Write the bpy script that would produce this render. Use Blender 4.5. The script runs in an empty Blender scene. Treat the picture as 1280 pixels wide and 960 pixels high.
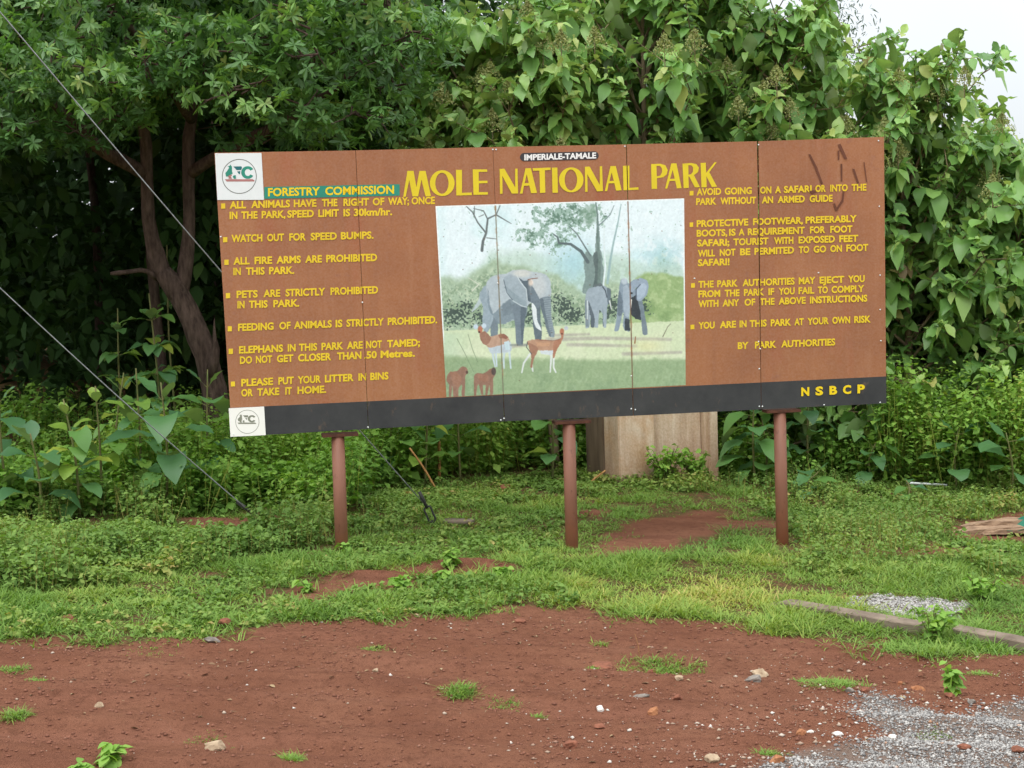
import bpy, bmesh, math
import numpy as np
from mathutils import Matrix, Vector
from mathutils.geometry import tessellate_polygon

# ------------------------------------------------------------------ camera, sky, sun, exposure
SC = bpy.context.scene
COL = SC.collection
CAM_H = 2.87
FPX, PITCH, ROLL = 2000.0, 0.093048, 0.03245       # focal length in pixels of a 1280 px wide picture
_fw = np.array([0, math.cos(PITCH), -math.sin(PITCH)])
_up = np.array([0, math.sin(PITCH), math.cos(PITCH)])
_rt = np.array([1.0, 0, 0])
CA = _rt * math.cos(ROLL) - _up * math.sin(ROLL)
CB = _up * math.cos(ROLL) + _rt * math.sin(ROLL)
CC = _fw
CAMP = np.array([0, 0, CAM_H])
cam_d = bpy.data.cameras.new('camera')
cam_d.sensor_width = 36.0
cam_d.lens = 36.0 * FPX / 1280.0
cam_d.clip_start = 0.1
cam_d.clip_end = 2000
cam = bpy.data.objects.new('camera', cam_d)
cam.matrix_world = Matrix(((CA[0], CB[0], -CC[0], 0), (CA[1], CB[1], -CC[1], 0), (CA[2], CB[2], -CC[2], CAM_H), (0, 0, 0, 1)))
COL.objects.link(cam)
SC.camera = cam

SUN_EL, SUN_AZ = math.radians(64), math.radians(205)      # azimuth from +Y towards +X
W = bpy.data.worlds.new('World')
SC.world = W
W.use_nodes = True
nt = W.node_tree
nt.nodes.clear()
n_out = nt.nodes.new('ShaderNodeOutputWorld')
n_bg = nt.nodes.new('ShaderNodeBackground')
n_sky = nt.nodes.new('ShaderNodeTexSky')
n_sky.sky_type = 'NISHITA'
n_sky.sun_disc = False
n_sky.sun_elevation = SUN_EL
n_sky.sun_rotation = SUN_AZ
n_sky.dust_density = 4.0
n_tc = nt.nodes.new('ShaderNodeTexCoord')
n_sep = nt.nodes.new('ShaderNodeSeparateXYZ')
n_noise = nt.nodes.new('ShaderNodeTexNoise')
n_noise.inputs['Scale'].default_value = 2.2
n_noise.inputs['Detail'].default_value = 5
n_ramp = nt.nodes.new('ShaderNodeMapRange')           # overcast: zenith brighter than the horizon
n_ramp.inputs['From Min'].default_value = 0.0
n_ramp.inputs['From Max'].default_value = 1.0
n_ramp.inputs['To Min'].default_value = 8.0
n_ramp.inputs['To Max'].default_value = 25.0
n_var = nt.nodes.new('ShaderNodeMapRange')
n_var.inputs['To Min'].default_value = 0.8
n_var.inputs['To Max'].default_value = 1.2
n_mul = nt.nodes.new('ShaderNodeMath'); n_mul.operation = 'MULTIPLY'
n_cl = nt.nodes.new('ShaderNodeVectorMath'); n_cl.operation = 'SCALE'
n_cl.inputs[0].default_value = (0.95, 1.0, 1.04)
n_mix = nt.nodes.new('ShaderNodeMix'); n_mix.data_type = 'RGBA'
n_mix.inputs['Factor'].default_value = 0.88
L = nt.links.new
L(n_tc.outputs['Generated'], n_sep.inputs[0]); L(n_tc.outputs['Generated'], n_noise.inputs['Vector'])
L(n_sep.outputs['Z'], n_ramp.inputs['Value']); L(n_noise.outputs['Fac'], n_var.inputs['Value'])
L(n_ramp.outputs[0], n_mul.inputs[0]); L(n_var.outputs[0], n_mul.inputs[1])
L(n_mul.outputs[0], n_cl.inputs['Scale'])
L(n_sky.outputs[0], n_mix.inputs['A']); L(n_cl.outputs[0], n_mix.inputs['B'])
L(n_mix.outputs['Result'], n_bg.inputs['Color'])
n_bg.inputs['Strength'].default_value = 0.10
L(n_bg.outputs[0], n_out.inputs['Surface'])

sun_d = bpy.data.lights.new('sun', 'SUN')
sun_d.energy = 1.1
sun_d.angle = math.radians(25)
sun_d.color = (1.0, 0.97, 0.92)
sun = bpy.data.objects.new('sun', sun_d)
sd = Vector((math.sin(SUN_AZ) * math.cos(SUN_EL), math.cos(SUN_AZ) * math.cos(SUN_EL), math.sin(SUN_EL)))
sun.rotation_euler = sd.to_track_quat('Z', 'Y').to_euler()
sun.location = (0, 0, 30)
COL.objects.link(sun)

SC.view_settings.view_transform = 'Standard'
SC.view_settings.look = 'None'
SC.view_settings.gamma = 1
SC.view_settings.use_curve_mapping = False
SC.view_settings.exposure = 0.22
SC.cycles.max_bounces = 6
SC.cycles.diffuse_bounces = 4
SC.cycles.glossy_bounces = 2
SC.cycles.transmission_bounces = 4

# ------------------------------------------------------------------ projection helpers (authoring: photo measurement -> place in the world)
SLOPE = -0.06


def ray(px, py):
    return CA * ((px - 640) / FPX) + CB * ((480 - py) / FPX) + CC


def to_px(P):
    Q = np.asarray(P, float) - CAMP
    z = Q @ CC
    return np.stack([640 + FPX * (Q @ CA) / z, 480 - FPX * (Q @ CB) / z], -1)


def G(px, py):                      # ground point seen at a pixel (ground plane with a gentle side slope)
    d = ray(px, py)
    # z = SLOPE*(x-0.48):  CAM_H + t dz = SLOPE*(t dx - 0.48)
    t = (-CAM_H - SLOPE * 0.48) / (d[2] - SLOPE * d[0])
    return CAMP + d * t


def at(px, py, Y):                  # point at depth Y on the ray
    d = ray(px, py)
    return CAMP + d * (Y / d[1])


def vnoise(x, y, scale, seed):
    r = np.random.default_rng(seed)
    T = r.random((257, 257))
    u = np.asarray(x, float) / scale; v = np.asarray(y, float) / scale
    iu = np.floor(u).astype(int); iv = np.floor(v).astype(int)
    fu = u - iu; fv = v - iv
    fu = fu * fu * (3 - 2 * fu); fv = fv * fv * (3 - 2 * fv)
    a = T[iu % 256, iv % 256]; b = T[(iu + 1) % 256, iv % 256]; c = T[iu % 256, (iv + 1) % 256]; d = T[(iu + 1) % 256, (iv + 1) % 256]
    return (a * (1 - fu) + b * fu) * (1 - fv) + (c * (1 - fu) + d * fu) * fv


def fnoise(x, y, scale, seed, oct=4):
    s = 0; a = 1; t = 0
    for i in range(oct):
        s = s + a * vnoise(x, y, scale / 2 ** i, seed + i); t += a; a *= 0.55
    return s / t


def pip(x, y, poly):
    x = np.asarray(x, float); y = np.asarray(y, float)
    c = np.zeros(x.shape, bool)
    n = len(poly)
    for i in range(n):
        x0, y0 = poly[i]; x1, y1 = poly[(i + 1) % n]
        if y0 == y1: continue
        m = ((y0 > y) != (y1 > y)) & (x < (x1 - x0) * (y - y0) / (y1 - y0) + x0)
        c ^= m
    return c


# ------------------------------------------------------------------ ground regions, measured on the photo
GRASS_EDGE = [(-400, 800), (0, 797), (60, 790), (110, 800), (160, 806), (230, 797), (300, 790), (330, 781), (400, 777), (480, 772), (560, 765), (620, 766),
              (690, 760), (705, 752), (742, 752), (758, 768), (850, 780), (920, 783), (980, 791), (1060, 801), (1110, 796), (1100, 806), (1160, 817), (1270, 813), (1700, 830)]
GRASS = GRASS_EDGE + [(2400, 440), (-1100, 470)]
BARE = [[(350, 746), (400, 730), (470, 715), (540, 705), (590, 698), (640, 704), (652, 722), (560, 731), (480, 739), (400, 750)],
        [(728, 692), (760, 668), (810, 648), (880, 640), (960, 650), (1000, 657), (900, 668), (840, 688), (790, 692)],
        [(232, 648), (300, 640), (338, 655), (300, 668), (240, 666)],
        [(726, 642), (760, 632), (785, 634), (760, 646), (726, 652)],
        [(1135, 692), (1175, 680), (1205, 690), (1180, 703), (1140, 702)],
        [(1240, 730), (1275, 716), (1310, 712), (1310, 730), (1260, 738)],
        [(62, 743), (85, 734), (112, 738), (100, 747)],
        [(545, 655), (580, 648), (605, 652), (585, 662)],
        [(368, 712), (385, 700), (398, 708), (385, 717)],
        [(1180, 664), (1240, 645), (1320, 636), (1350, 672), (1280, 684), (1200, 678)],
        [(1035, 745), (1060, 738), (1075, 748), (1050, 756)]]
GRAVEL = [[(780, 1010), (950, 958), (1000, 938), (1070, 925), (1120, 915), (1060, 888), (1085, 872), (1150, 884), (1220, 893), (1290, 878), (1500, 880), (1500, 1010)],
          [(1040, 757), (1090, 744), (1150, 748), (1205, 750), (1200, 775), (1130, 772)]]
MOUNDS = [(470, 724, 0.55, .16, .07), (590, 712, 0.45, .18, .10), (80, 772, .13, .10, .04), (860, 662, .7, .4, .05), (270, 655, .4, .3, .05)]
MPOS = [(G(a, b), s1, s2, h) for a, b, s1, s2, h in MOUNDS]


def gz(x, y):
    x = np.asarray(x, float); y = np.asarray(y, float)
    z = SLOPE * np.clip(x - 0.48, -10, 10)
    for c, s1, s2, h in MPOS:
        z = z + h * np.exp(-((x - c[0]) / s1) ** 2 - ((y - c[1]) / s2) ** 2)
    z = z + 0.05 * (fnoise(x + 50, y + 50, 1.7, 5, 3) - 0.5) + 0.03 * (fnoise(x + 50, y + 50, .2, 9, 4) - 0.5)
    ruts = np.clip((11.6 - y) / 1.2, 0, 1)
    z = z + ruts * 0.02 * np.sin((y + 0.16 * x) * 11 + 2.2 * vnoise(x + 40, y + 40, 1.1, 3))
    return z


def masks(x, y):                     # grass (0..1), gravel (0/1) at ground points
    p = to_px(np.stack([x, y, SLOPE * np.clip(x - 0.48, -10, 10)], -1))
    j = 26 * (fnoise(x + 60, y + 60, .4, 21, 4) - .5); k = 26 * (fnoise(x + 60, y + 60, .22, 31, 4) - .5)
    px, py = p[..., 0] + 2 * k, p[..., 1] + j
    g = pip(px, py, GRASS)
    for b in BARE: g &= ~pip(px, py, b)
    gr = np.zeros(g.shape, bool)
    for b in GRAVEL: gr |= pip(px, py + .8 * k, b)
    return g, gr


# ------------------------------------------------------------------ mesh helpers
def link(name, me, parent=None, mat=None):
    o = bpy.data.objects.new(name, me)
    COL.objects.link(o)
    if mat is not None: me.materials.append(mat)
    if parent is not None: o.parent = parent
    return o


def wloc(o):
    v = Vector((0, 0, 0))
    while o is not None:
        v += o.location; o = o.parent
    return np.array(v)


def build(name, V, F, mat, parent=None, tint=None, col=None, smooth=True):
    """V (n,3) world coordinates, F (m,4) or (m,3) index array or list of lists -> ONE mesh object"""
    V = np.asarray(V, float)
    if parent is not None: V = V - wloc(parent)
    me = bpy.data.meshes.new(name)
    if isinstance(F, np.ndarray):
        m, k = F.shape
        me.vertices.add(len(V)); me.vertices.foreach_set('co', V.astype(np.float32).ravel())
        me.loops.add(m * k); me.loops.foreach_set('vertex_index', F.astype(np.int32).ravel())
        me.polygons.add(m)
        me.polygons.foreach_set('loop_start', (np.arange(m) * k).astype(np.int32))
        me.update(calc_edges=True)
    else:
        me.from_pydata([tuple(v) for v in V], [], [tuple(f) for f in F])
    me.validate()
    if smooth: me.polygons.foreach_set('use_smooth', np.ones(len(me.polygons), bool))
    if tint is not None and len(tint) == len(me.vertices):
        a = me.attributes.new('tint', 'FLOAT', 'POINT'); a.data.foreach_set('value', np.asarray(tint, np.float32))
    if col is not None:
        a = me.color_attributes.new('paint', 'FLOAT_COLOR', 'POINT')
        c4 = np.ones((len(V), 4), np.float32); c4[:, :3] = col
        a.data.foreach_set('color', c4.ravel())
    return link(name, me, parent, mat)


class Acc:
    def __init__(s): s.V = []; s.F = []; s.T = []; s.n = 0
    def add(s, V, F, t=0.5):
        V = np.asarray(V, float).reshape(-1, 3); F = np.asarray(F, int)
        s.V.append(V); s.F.append(F + s.n); s.T.append(np.broadcast_to(np.asarray(t, float), (len(V),))); s.n += len(V)
    def build(s, name, mat, parent=None, smooth=True):
        return build(name, np.concatenate(s.V), np.concatenate(s.F), mat, parent, np.concatenate(s.T), smooth=smooth)


def empty(name, loc, label=None, cat=None, group=None):
    o = bpy.data.objects.new(name, None)
    o.location = tuple(float(v) for v in loc); o.empty_display_size = 0.2
    COL.objects.link(o)
    if label: tag(o, label, cat, group)
    return o


def tag(o, label=None, cat=None, group=None, kind=None):
    if label: o['label'] = label
    if cat: o['category'] = cat
    if group: o['group'] = group
    if kind: o['kind'] = kind
    return o


def box(c, s, rot=0.0):
    x, y, z = s[0] / 2, s[1] / 2, s[2] / 2
    V = np.array([(-x, -y, -z), (x, -y, -z), (x, y, -z), (-x, y, -z), (-x, -y, z), (x, -y, z), (x, y, z), (-x, y, z)])
    cr, sr = math.cos(rot), math.sin(rot)
    V = V @ np.array([[cr, sr, 0], [-sr, cr, 0], [0, 0, 1]]) + np.array(c)
    F = np.array([(0, 3, 2, 1), (4, 5, 6, 7), (0, 1, 5, 4), (1, 2, 6, 5), (2, 3, 7, 6), (3, 0, 4, 7)])
    return V, F


def tube(P, R, sides=8, caps=True):
    P = np.asarray(P, float); n = len(P); R = np.broadcast_to(np.asarray(R, float), (n,))
    T = np.gradient(P, axis=0); T /= np.linalg.norm(T, axis=1)[:, None] + 1e-9
    ref = np.array([1.0, 0, 0]) if abs(T[0][2]) > .7 else np.array([0, 0, 1.0])
    V = []; u = ref
    for i in range(n):
        u = u - T[i] * (u @ T[i]); u /= np.linalg.norm(u) + 1e-9
        w = np.cross(T[i], u)
        a = np.arange(sides) / sides * 2 * math.pi
        V.append(P[i] + R[i] * (np.cos(a)[:, None] * u + np.sin(a)[:, None] * w))
    V = np.concatenate(V)
    F = [(i * sides + j, i * sides + (j + 1) % sides, (i + 1) * sides + (j + 1) % sides, (i + 1) * sides + j) for i in range(n - 1) for j in range(sides)]
    if caps:                         # close the ends with a centre vertex
        a = len(V); V = np.concatenate([V, P[[0]], P[[-1]]])
        b = (n - 1) * sides
        for j in range(0, sides, 2):
            F.append((a, (j + 2) % sides, j + 1, j)); F.append((a + 1, b + j, b + j + 1, b + (j + 2) % sides))
    return V, np.array(F)


def smooth_path(P, n):
    P = np.asarray(P, float); t = np.linspace(0, 1, len(P)); s = np.linspace(0, 1, n)
    out = np.zeros((n, P.shape[1]))
    m = np.gradient(P, t, axis=0)
    for i, q in enumerate(s):
        k = min(int(np.searchsorted(t, q, 'right')) - 1, len(P) - 2); h = t[k + 1] - t[k]; u = (q - t[k]) / h
        out[i] = (2 * u**3 - 3 * u**2 + 1) * P[k] + (u**3 - 2 * u**2 + u) * h * m[k] + (-2 * u**3 + 3 * u**2) * P[k + 1] + (u**3 - u**2) * h * m[k + 1]
    return out


PROF = {'teak': [.08, .62, .95, 1.0, .84, .46, .05], 'obov': [.08, .6, 1.0, .12], 'small': [.12, 1.0, .04], 'lance': [.2, 1.0, .75, .03], 'big': [.06, .55, .95, 1.0, .72, .04]}


def unit(v): return v / (np.linalg.norm(v, axis=-1, keepdims=True) + 1e-9)


def leaves(P, D, N, Ln, Wd, prof='teak', droop=.3, fold=.12, wave=0.0, rng=None):
    P = np.asarray(P, float); n = len(P)
    pr = np.array(PROF[prof]); k = len(pr)
    s = np.linspace(0, 1, k)
    D = unit(np.broadcast_to(D, (n, 3))); S = unit(np.cross(D, np.broadcast_to(N, (n, 3)))); N = np.cross(S, D)
    Ln = np.broadcast_to(Ln, (n,))[:, None, None]; Wd = np.broadcast_to(Wd, (n,))[:, None, None] / 2
    dr = np.broadcast_to(droop, (n,))[:, None, None]
    C = P[:, None] + D[:, None] * Ln * s[None, :, None] + np.array([0, 0, -1.0]) * (dr * Ln * (s ** 2)[None, :, None]) - D[:, None] * (Ln * np.abs(dr) * .35 * (s ** 2)[None, :, None])
    hw = Wd * pr[None, :, None]
    up = N[:, None] * hw * fold
    a, b = C - S[:, None] * hw + up, C + S[:, None] * hw + up
    if wave and rng is not None:
        a = a + N[:, None] * hw * rng.normal(0, wave, (n, k, 1)); b = b + N[:, None] * hw * rng.normal(0, wave, (n, k, 1))
    V = np.stack([a, C, b], 2)                       # n,k,3,3
    q = []
    for i in range(k - 1):
        q += [(3 * i, 3 * i + 1, 3 * i + 4, 3 * i + 3), (3 * i + 1, 3 * i + 2, 3 * i + 5, 3 * i + 4)]
    F = (np.array(q)[None] + (np.arange(n) * 3 * k)[:, None, None]).reshape(-1, 4)
    return V.reshape(-1, 3), F, 3 * k


def add_leaves(acc, P, D, N, Ln, Wd, tint, **kw):
    V, F, m = leaves(P, D, N, Ln, Wd, **kw)
    acc.add(V, F, np.repeat(np.broadcast_to(tint, (len(P),)), m))


# ------------------------------------------------------------------ materials
def srgb(r, g, b):
    c = np.array([r, g, b], float) / 255
    return tuple(np.where(c <= .04045, c / 12.92, ((c + .055) / 1.055) ** 2.4))


def mat(name):
    m = bpy.data.materials.new(name); m.use_nodes = True
    t = m.node_tree
    return m, t, t.nodes['Principled BSDF']


def ramp(t, stops, src):
    r = t.nodes.new('ShaderNodeValToRGB'); e = r.color_ramp.elements
    while len(e) < len(stops): e.new(.5)
    for i, (p, c) in enumerate(stops): e[i].position = p; e[i].color = (*c, 1)
    t.links.new(src, r.inputs[0]); return r.outputs['Color']


def noise(t, scale, detail=4, rough=.55, stretch=None):
    n = t.nodes.new('ShaderNodeTexNoise'); n.inputs['Scale'].default_value = scale; n.inputs['Detail'].default_value = detail; n.inputs['Roughness'].default_value = rough
    g = t.nodes.new('ShaderNodeNewGeometry')
    if stretch:
        mp = t.nodes.new('ShaderNodeMapping'); mp.inputs['Scale'].default_value = stretch
        t.links.new(g.outputs['Position'], mp.inputs['Vector']); t.links.new(mp.outputs[0], n.inputs['Vector'])
    else: t.links.new(g.outputs['Position'], n.inputs['Vector'])
    return n.outputs['Fac']


def mixc(t, f, a, b, mode='MIX'):
    m = t.nodes.new('ShaderNodeMix'); m.data_type = 'RGBA'; m.blend_type = mode
    for s, v in ((m.inputs['Factor'], f), (m.inputs['A'], a), (m.inputs['B'], b)):
        if isinstance(v, bpy.types.NodeSocket): t.links.new(v, s)
        elif isinstance(v, (int, float)): s.default_value = v
        else: s.default_value = (*v, 1)
    return m.outputs['Result']


def thresh(t, src, lo, hi):
    m = t.nodes.new('ShaderNodeMapRange'); m.inputs['From Min'].default_value = lo; m.inputs['From Max'].default_value = hi
    t.links.new(src, m.inputs['Value']); return m.outputs[0]


def attr(t, name, out='Fac'):
    a = t.nodes.new('ShaderNodeAttribute'); a.attribute_name = name; return a.outputs[out]


def bump(t, bs, src, strength, dist):
    b = t.nodes.new('ShaderNodeBump'); b.inputs['Strength'].default_value = strength; b.inputs['Distance'].default_value = dist
    t.links.new(src, b.inputs['Height']); t.links.new(b.outputs[0], bs.inputs['Normal'])


def leafmat(name, stops, rough=.5, trans=.22, spec=.4, under=False):
    m, t, bs = mat(name)
    c = ramp(t, stops, attr(t, 'tint'))
    c2 = mixc(t, thresh(t, noise(t, 9, 2), .35, .7), c, mixc(t, .5, c, (.9, 1, .7), 'MULTIPLY'))
    if under:
        gb = t.nodes.new('ShaderNodeNewGeometry')
        pale = mixc(t, .55, c2, (.26, .33, .17))
        c2 = mixc(t, gb.outputs['Backfacing'], c2, pale)
    t.links.new(c2, bs.inputs['Base Color'])
    bs.inputs['Roughness'].default_value = rough; bs.inputs['Specular IOR Level'].default_value = spec
    tr = t.nodes.new('ShaderNodeBsdfTranslucent'); t.links.new(mixc(t, 1.0, c2, (1.25, 1.3, .55), 'MULTIPLY'), tr.inputs['Color'])
    mx = t.nodes.new('ShaderNodeMixShader'); mx.inputs[0].default_value = trans
    t.links.new(bs.outputs[0], mx.inputs[1]); t.links.new(tr.outputs[0], mx.inputs[2])
    t.links.new(mx.outputs[0], t.nodes['Material Output'].inputs['Surface'])
    return m


def plain(name, c1, c2, scale, rough=.7, bmp=0, dist=.01, stretch=None, spec=.3):
    m, t, bs = mat(name)
    n = noise(t, scale, 5, .6, stretch)
    t.links.new(ramp(t, [(.3, c1), (.7, c2)], n), bs.inputs['Base Color'])
    bs.inputs['Roughness'].default_value = rough; bs.inputs['Specular IOR Level'].default_value = spec
    if bmp: bump(t, bs, n, bmp, dist)
    return m


M = {}
M['teak'] = leafmat('teak_leaf', [(0, (0.115, 0.245, 0.063)), (.4, (0.195, 0.378, 0.095)), (.7, (0.288, 0.477, 0.126)), (.92, (0.414, 0.550, 0.176)), (.96, (0.438, 0.440, 0.126)), (1, (0.299, 0.208, 0.113))], .42, .3, .5, True)
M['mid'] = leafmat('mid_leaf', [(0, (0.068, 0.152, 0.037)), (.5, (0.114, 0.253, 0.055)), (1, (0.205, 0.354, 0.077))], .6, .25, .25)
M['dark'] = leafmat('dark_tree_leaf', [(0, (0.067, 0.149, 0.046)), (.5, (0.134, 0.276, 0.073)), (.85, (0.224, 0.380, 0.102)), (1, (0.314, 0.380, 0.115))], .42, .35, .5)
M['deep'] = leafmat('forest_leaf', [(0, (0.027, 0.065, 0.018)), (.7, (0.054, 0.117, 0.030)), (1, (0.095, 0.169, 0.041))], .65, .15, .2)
M['herb'] = leafmat('herb_leaf', [(0, (0.136, 0.267, 0.047)), (.5, (0.232, 0.401, 0.074)), (.85, (0.321, 0.471, 0.096)), (1, (0.433, 0.407, 0.104))], .6, .35, .25)
M['weed'] = leafmat('weed_leaf', [(0, (0.120, 0.214, 0.051)), (.5, (0.194, 0.302, 0.071)), (.85, (0.275, 0.353, 0.089)), (1, (0.401, 0.315, 0.119))], .65, .3, .2)
M['grass'] = leafmat('grass_blade', [(0, (0.126, 0.235, 0.048)), (.4, (0.204, 0.317, 0.067)), (.7, (0.287, 0.364, 0.083)), (.9, (0.420, 0.422, 0.104)), (1, (0.560, 0.411, 0.183))], .65, .3, .2)
M['broad'] = leafmat('broad_leaf', [(0, (.07, .17, .07)), (.35, (.10, .225, .08)), (.6, (.13, .27, .065)), (.85, (.22, .34, .05)), (1, (.32, .34, .05))], .45, .3, .45, True)
M['flower'] = leafmat('panicle', [(0, (.24, .29, .11)), (1, (.44, .42, .20))], .8, .2, .1)
M['fine'] = leafmat('feathery_leaf', [(0, (.035, .07, .035)), (1, (.07, .11, .055))], .7, .2, .2)
M['bark'] = plain('bark', srgb(62, 50, 44), srgb(110, 92, 82), 22, .95, .9, .03, (1, 1, .25), .1)
M['bark_pale'] = plain('pale_bark', srgb(110, 95, 75), srgb(150, 132, 105), 20, .9, .6, .02, (1, 1, .2), .15)
M['stem'] = plain('green_stem', srgb(90, 105, 55), srgb(120, 110, 70), 15, .8)
M['cane'] = plain('dry_cane', srgb(150, 105, 60), srgb(185, 140, 85), 18, .7, .2)
M['metal'] = plain('galvanised', srgb(120, 122, 122), srgb(160, 163, 163), 30, .45, 0)
M['metal'].node_tree.nodes['Principled BSDF'].inputs['Metallic'].default_value = .6
M['iron'] = plain('dark_iron', srgb(38, 40, 40), srgb(70, 68, 64), 40, .6, .2)
M['post'] = plain('post_brown', srgb(112, 72, 54), srgb(134, 88, 68), 6, .55, .1, .005, (1, 1, .3), .4)
_t = M['post'].node_tree; _b = _t.nodes['Principled BSDF']
_g = _t.nodes.new('ShaderNodeNewGeometry'); _s = _t.nodes.new('ShaderNodeSeparateXYZ'); _t.links.new(_g.outputs['Position'], _s.inputs[0])
_m = _t.nodes.new('ShaderNodeMath'); _m.operation = 'MULTIPLY_ADD'; _t.links.new(noise(_t, 12, 5, .65), _m.inputs[0]); _m.inputs[1].default_value = -.7; _t.links.new(_s.outputs['Z'], _m.inputs[2])
_c = _b.inputs['Base Color'].links[0].from_socket
_c = mixc(_t, thresh(_t, noise(_t, 14, 5, .7, (1, 1, .5)), .60, .68), _c, srgb(96, 58, 42))
_t.links.new(mixc(_t, thresh(_t, _m.outputs[0], .02, -.42), _c, srgb(140, 84, 60)), _b.inputs['Base Color'])
M['rust'] = plain('rusty_steel', srgb(66, 40, 31), srgb(98, 60, 44), 25, .8, .3)
M['rock_beige'] = plain('rock_beige', srgb(140, 116, 92), srgb(184, 162, 134), 25, .9, .6, .02)
M['rock_grey'] = plain('rock_grey', srgb(96, 88, 82), srgb(150, 140, 130), 25, .9, .7, .02)
M['rock_white'] = plain('rock_white', srgb(190, 182, 170), srgb(232, 228, 220), 25, .8, .4, .01)
M['rock_orange'] = plain('rock_orange', srgb(140, 88, 58), srgb(180, 126, 88), 30, .9, .6, .02)
M['rock_red'] = plain('rock_red', srgb(104, 64, 48), srgb(146, 92, 70), 25, .95, .8, .02)
M['wood'] = plain('old_wood', srgb(110, 84, 66), srgb(176, 146, 118), 14, .9, .7, .02, (.4, 3, 6))
M['tarp'] = plain('green_sheet', srgb(28, 92, 72), srgb(46, 122, 98), 8, .5, .1)
M['white'] = plain('white_plastic', srgb(210, 214, 212), srgb(236, 238, 236), 20, .5)


def pebble_mat(name, stops):
    m, t, bs = mat(name)
    t.links.new(ramp(t, stops, attr(t, 'tint')), bs.inputs['Base Color']); bs.inputs['Roughness'].default_value = .85
    bs.inputs['Specular IOR Level'].default_value = .25
    return m


M['gravel'] = pebble_mat('gravel_stone', [(0, (.12, .11, .105)), (.45, (.27, .255, .24)), (.88, (.52, .49, .45)), (.93, (.40, .22, .13)), (1, (.30, .13, .075))])
M['pebble'] = pebble_mat('pebble_stone', [(0, (.12, .044, .026)), (.47, (.23, .095, .058)), (.62, (.40, .30, .22)), (1, (.70, .66, .60))])


def ground_mat():
    m, t, bs = mat('red_earth')
    n1 = noise(t, 1.3, 5, .6); n2 = noise(t, 14, 6, .65); n3 = noise(t, 70, 4, .6); st = noise(t, 1.0, 5, .6, (.35, 2.6, 1))
    e = ramp(t, [(.25, (.185, .074, .044)), (.5, (.245, .103, .061)), (.75, (.30, .136, .082))], n1)
    e = mixc(t, thresh(t, st, .5, .72), e, (.28, .12, .075))
    e = mixc(t, thresh(t, noise(t, 1.0, 6, .65, (.5, 5.5, 1)), .52, .66), e, (.21, .088, .054))
    e = mixc(t, thresh(t, noise(t, .55, 3, .5), .5, .7), e, mixc(t, 1.0, e, (1.12, 1.18, 1.2), 'MULTIPLY'))
    e = mixc(t, thresh(t, n2, .50, .75), e, (.16, .066, .040))
    e = mixc(t, thresh(t, n3, .60, .78), e, (.30, .14, .09))
    soil = ramp(t, [(.3, (.09, .08, .03)), (.48, (.13, .10, .042)), (.58, (.20, .098, .056))], n2)
    c = mixc(t, attr(t, 'grassy'), e, soil)
    grv = ramp(t, [(.3, (.17, .115, .085)), (.7, (.31, .26, .22))], n3)
    c = mixc(t, attr(t, 'gravelly'), c, grv)
    t.links.new(c, bs.inputs['Base Color']); bs.inputs['Roughness'].default_value = 1.0; bs.inputs['Specular IOR Level'].default_value = .04
    ad = t.nodes.new('ShaderNodeMath'); ad.operation = 'ADD'; t.links.new(n2, ad.inputs[0]); t.links.new(n3, ad.inputs[1])
    bump(t, bs, ad.outputs[0], 1.0, .04)
    return m


# ------------------------------------------------------------------ ground
def make_ground():
    xs = np.concatenate([-np.geomspace(300, 9, 26), np.linspace(-8.8, -5.0, 50), np.linspace(-4.95, 4.95, 331), np.linspace(5.0, 8.8, 50), np.geomspace(9, 300, 26)])
    ys = np.concatenate([[-200, -80, -30, -10, 0, 4, 6, 7], np.linspace(7.6, 12.8, 175), np.linspace(12.86, 20, 120), np.linspace(20.3, 30, 30), np.geomspace(31, 400, 24)])
    X, Y = np.meshgrid(xs, ys, indexing='ij')
    Z = gz(X, Y)
    g, gr = masks(X, np.maximum(Y, 5))
    g = (g & (Y > 7)) | (Y > 20)
    ny = len(ys)
    I = np.arange(X.size).reshape(X.shape)
    F = np.stack([I[:-1, :-1], I[1:, :-1], I[1:, 1:], I[:-1, 1:]], -1).reshape(-1, 4)
    def blur(a):
        a = a.astype(float)
        for _ in range(2):
            a[1:-1, 1:-1] = (a[1:-1, 1:-1] * 2 + a[:-2, 1:-1] + a[2:, 1:-1] + a[1:-1, :-2] + a[1:-1, 2:]) / 6
        return a
    o = build('ground', np.stack([X, Y, Z], -1).reshape(-1, 3), F, ground_mat())
    for nm, a in (('grassy', blur(g)), ('gravelly', .75 * blur(gr & ((Y < 11.0) | (X > 0))))):
        at_ = o.data.attributes.new(nm, 'FLOAT', 'POINT'); at_.data.foreach_set('value', a.ravel().astype(np.float32))
    tag(o, 'red laterite earth turning to grassed ground beyond the wheel tracks', 'ground', kind='structure')


make_ground()

# ------------------------------------------------------------------ the sign
YAW = 0.198754
SO = np.array([-2.4579, 13.7606, 0.7728 + CAM_H])          # top left corner of the board
SU = np.array([math.cos(YAW), math.sin(YAW), 0]); SV = np.array([0, 0, -1.0]); SN = np.array([math.sin(YAW), -math.cos(YAW), 0])


def suv(px, py):
    d = ray(px, py)
    t = (SN @ (SO - CAMP)) / (SN @ d)
    q = CAMP + d * t - SO
    return np.array([q @ SU, q @ SV])


def sp(uv, d=0.0):
    uv = np.asarray(uv, float)
    return SO + uv[..., :1] * SU + uv[..., 1:2] * SV + d * SN


def crop(ox, oy, s):
    return lambda x, y: suv(ox + x / s, oy + y / s)


def lerp(a, b, t): return (a[0] + (b[0] - a[0]) * t, a[1] + (b[1] - a[1]) * t)


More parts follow.
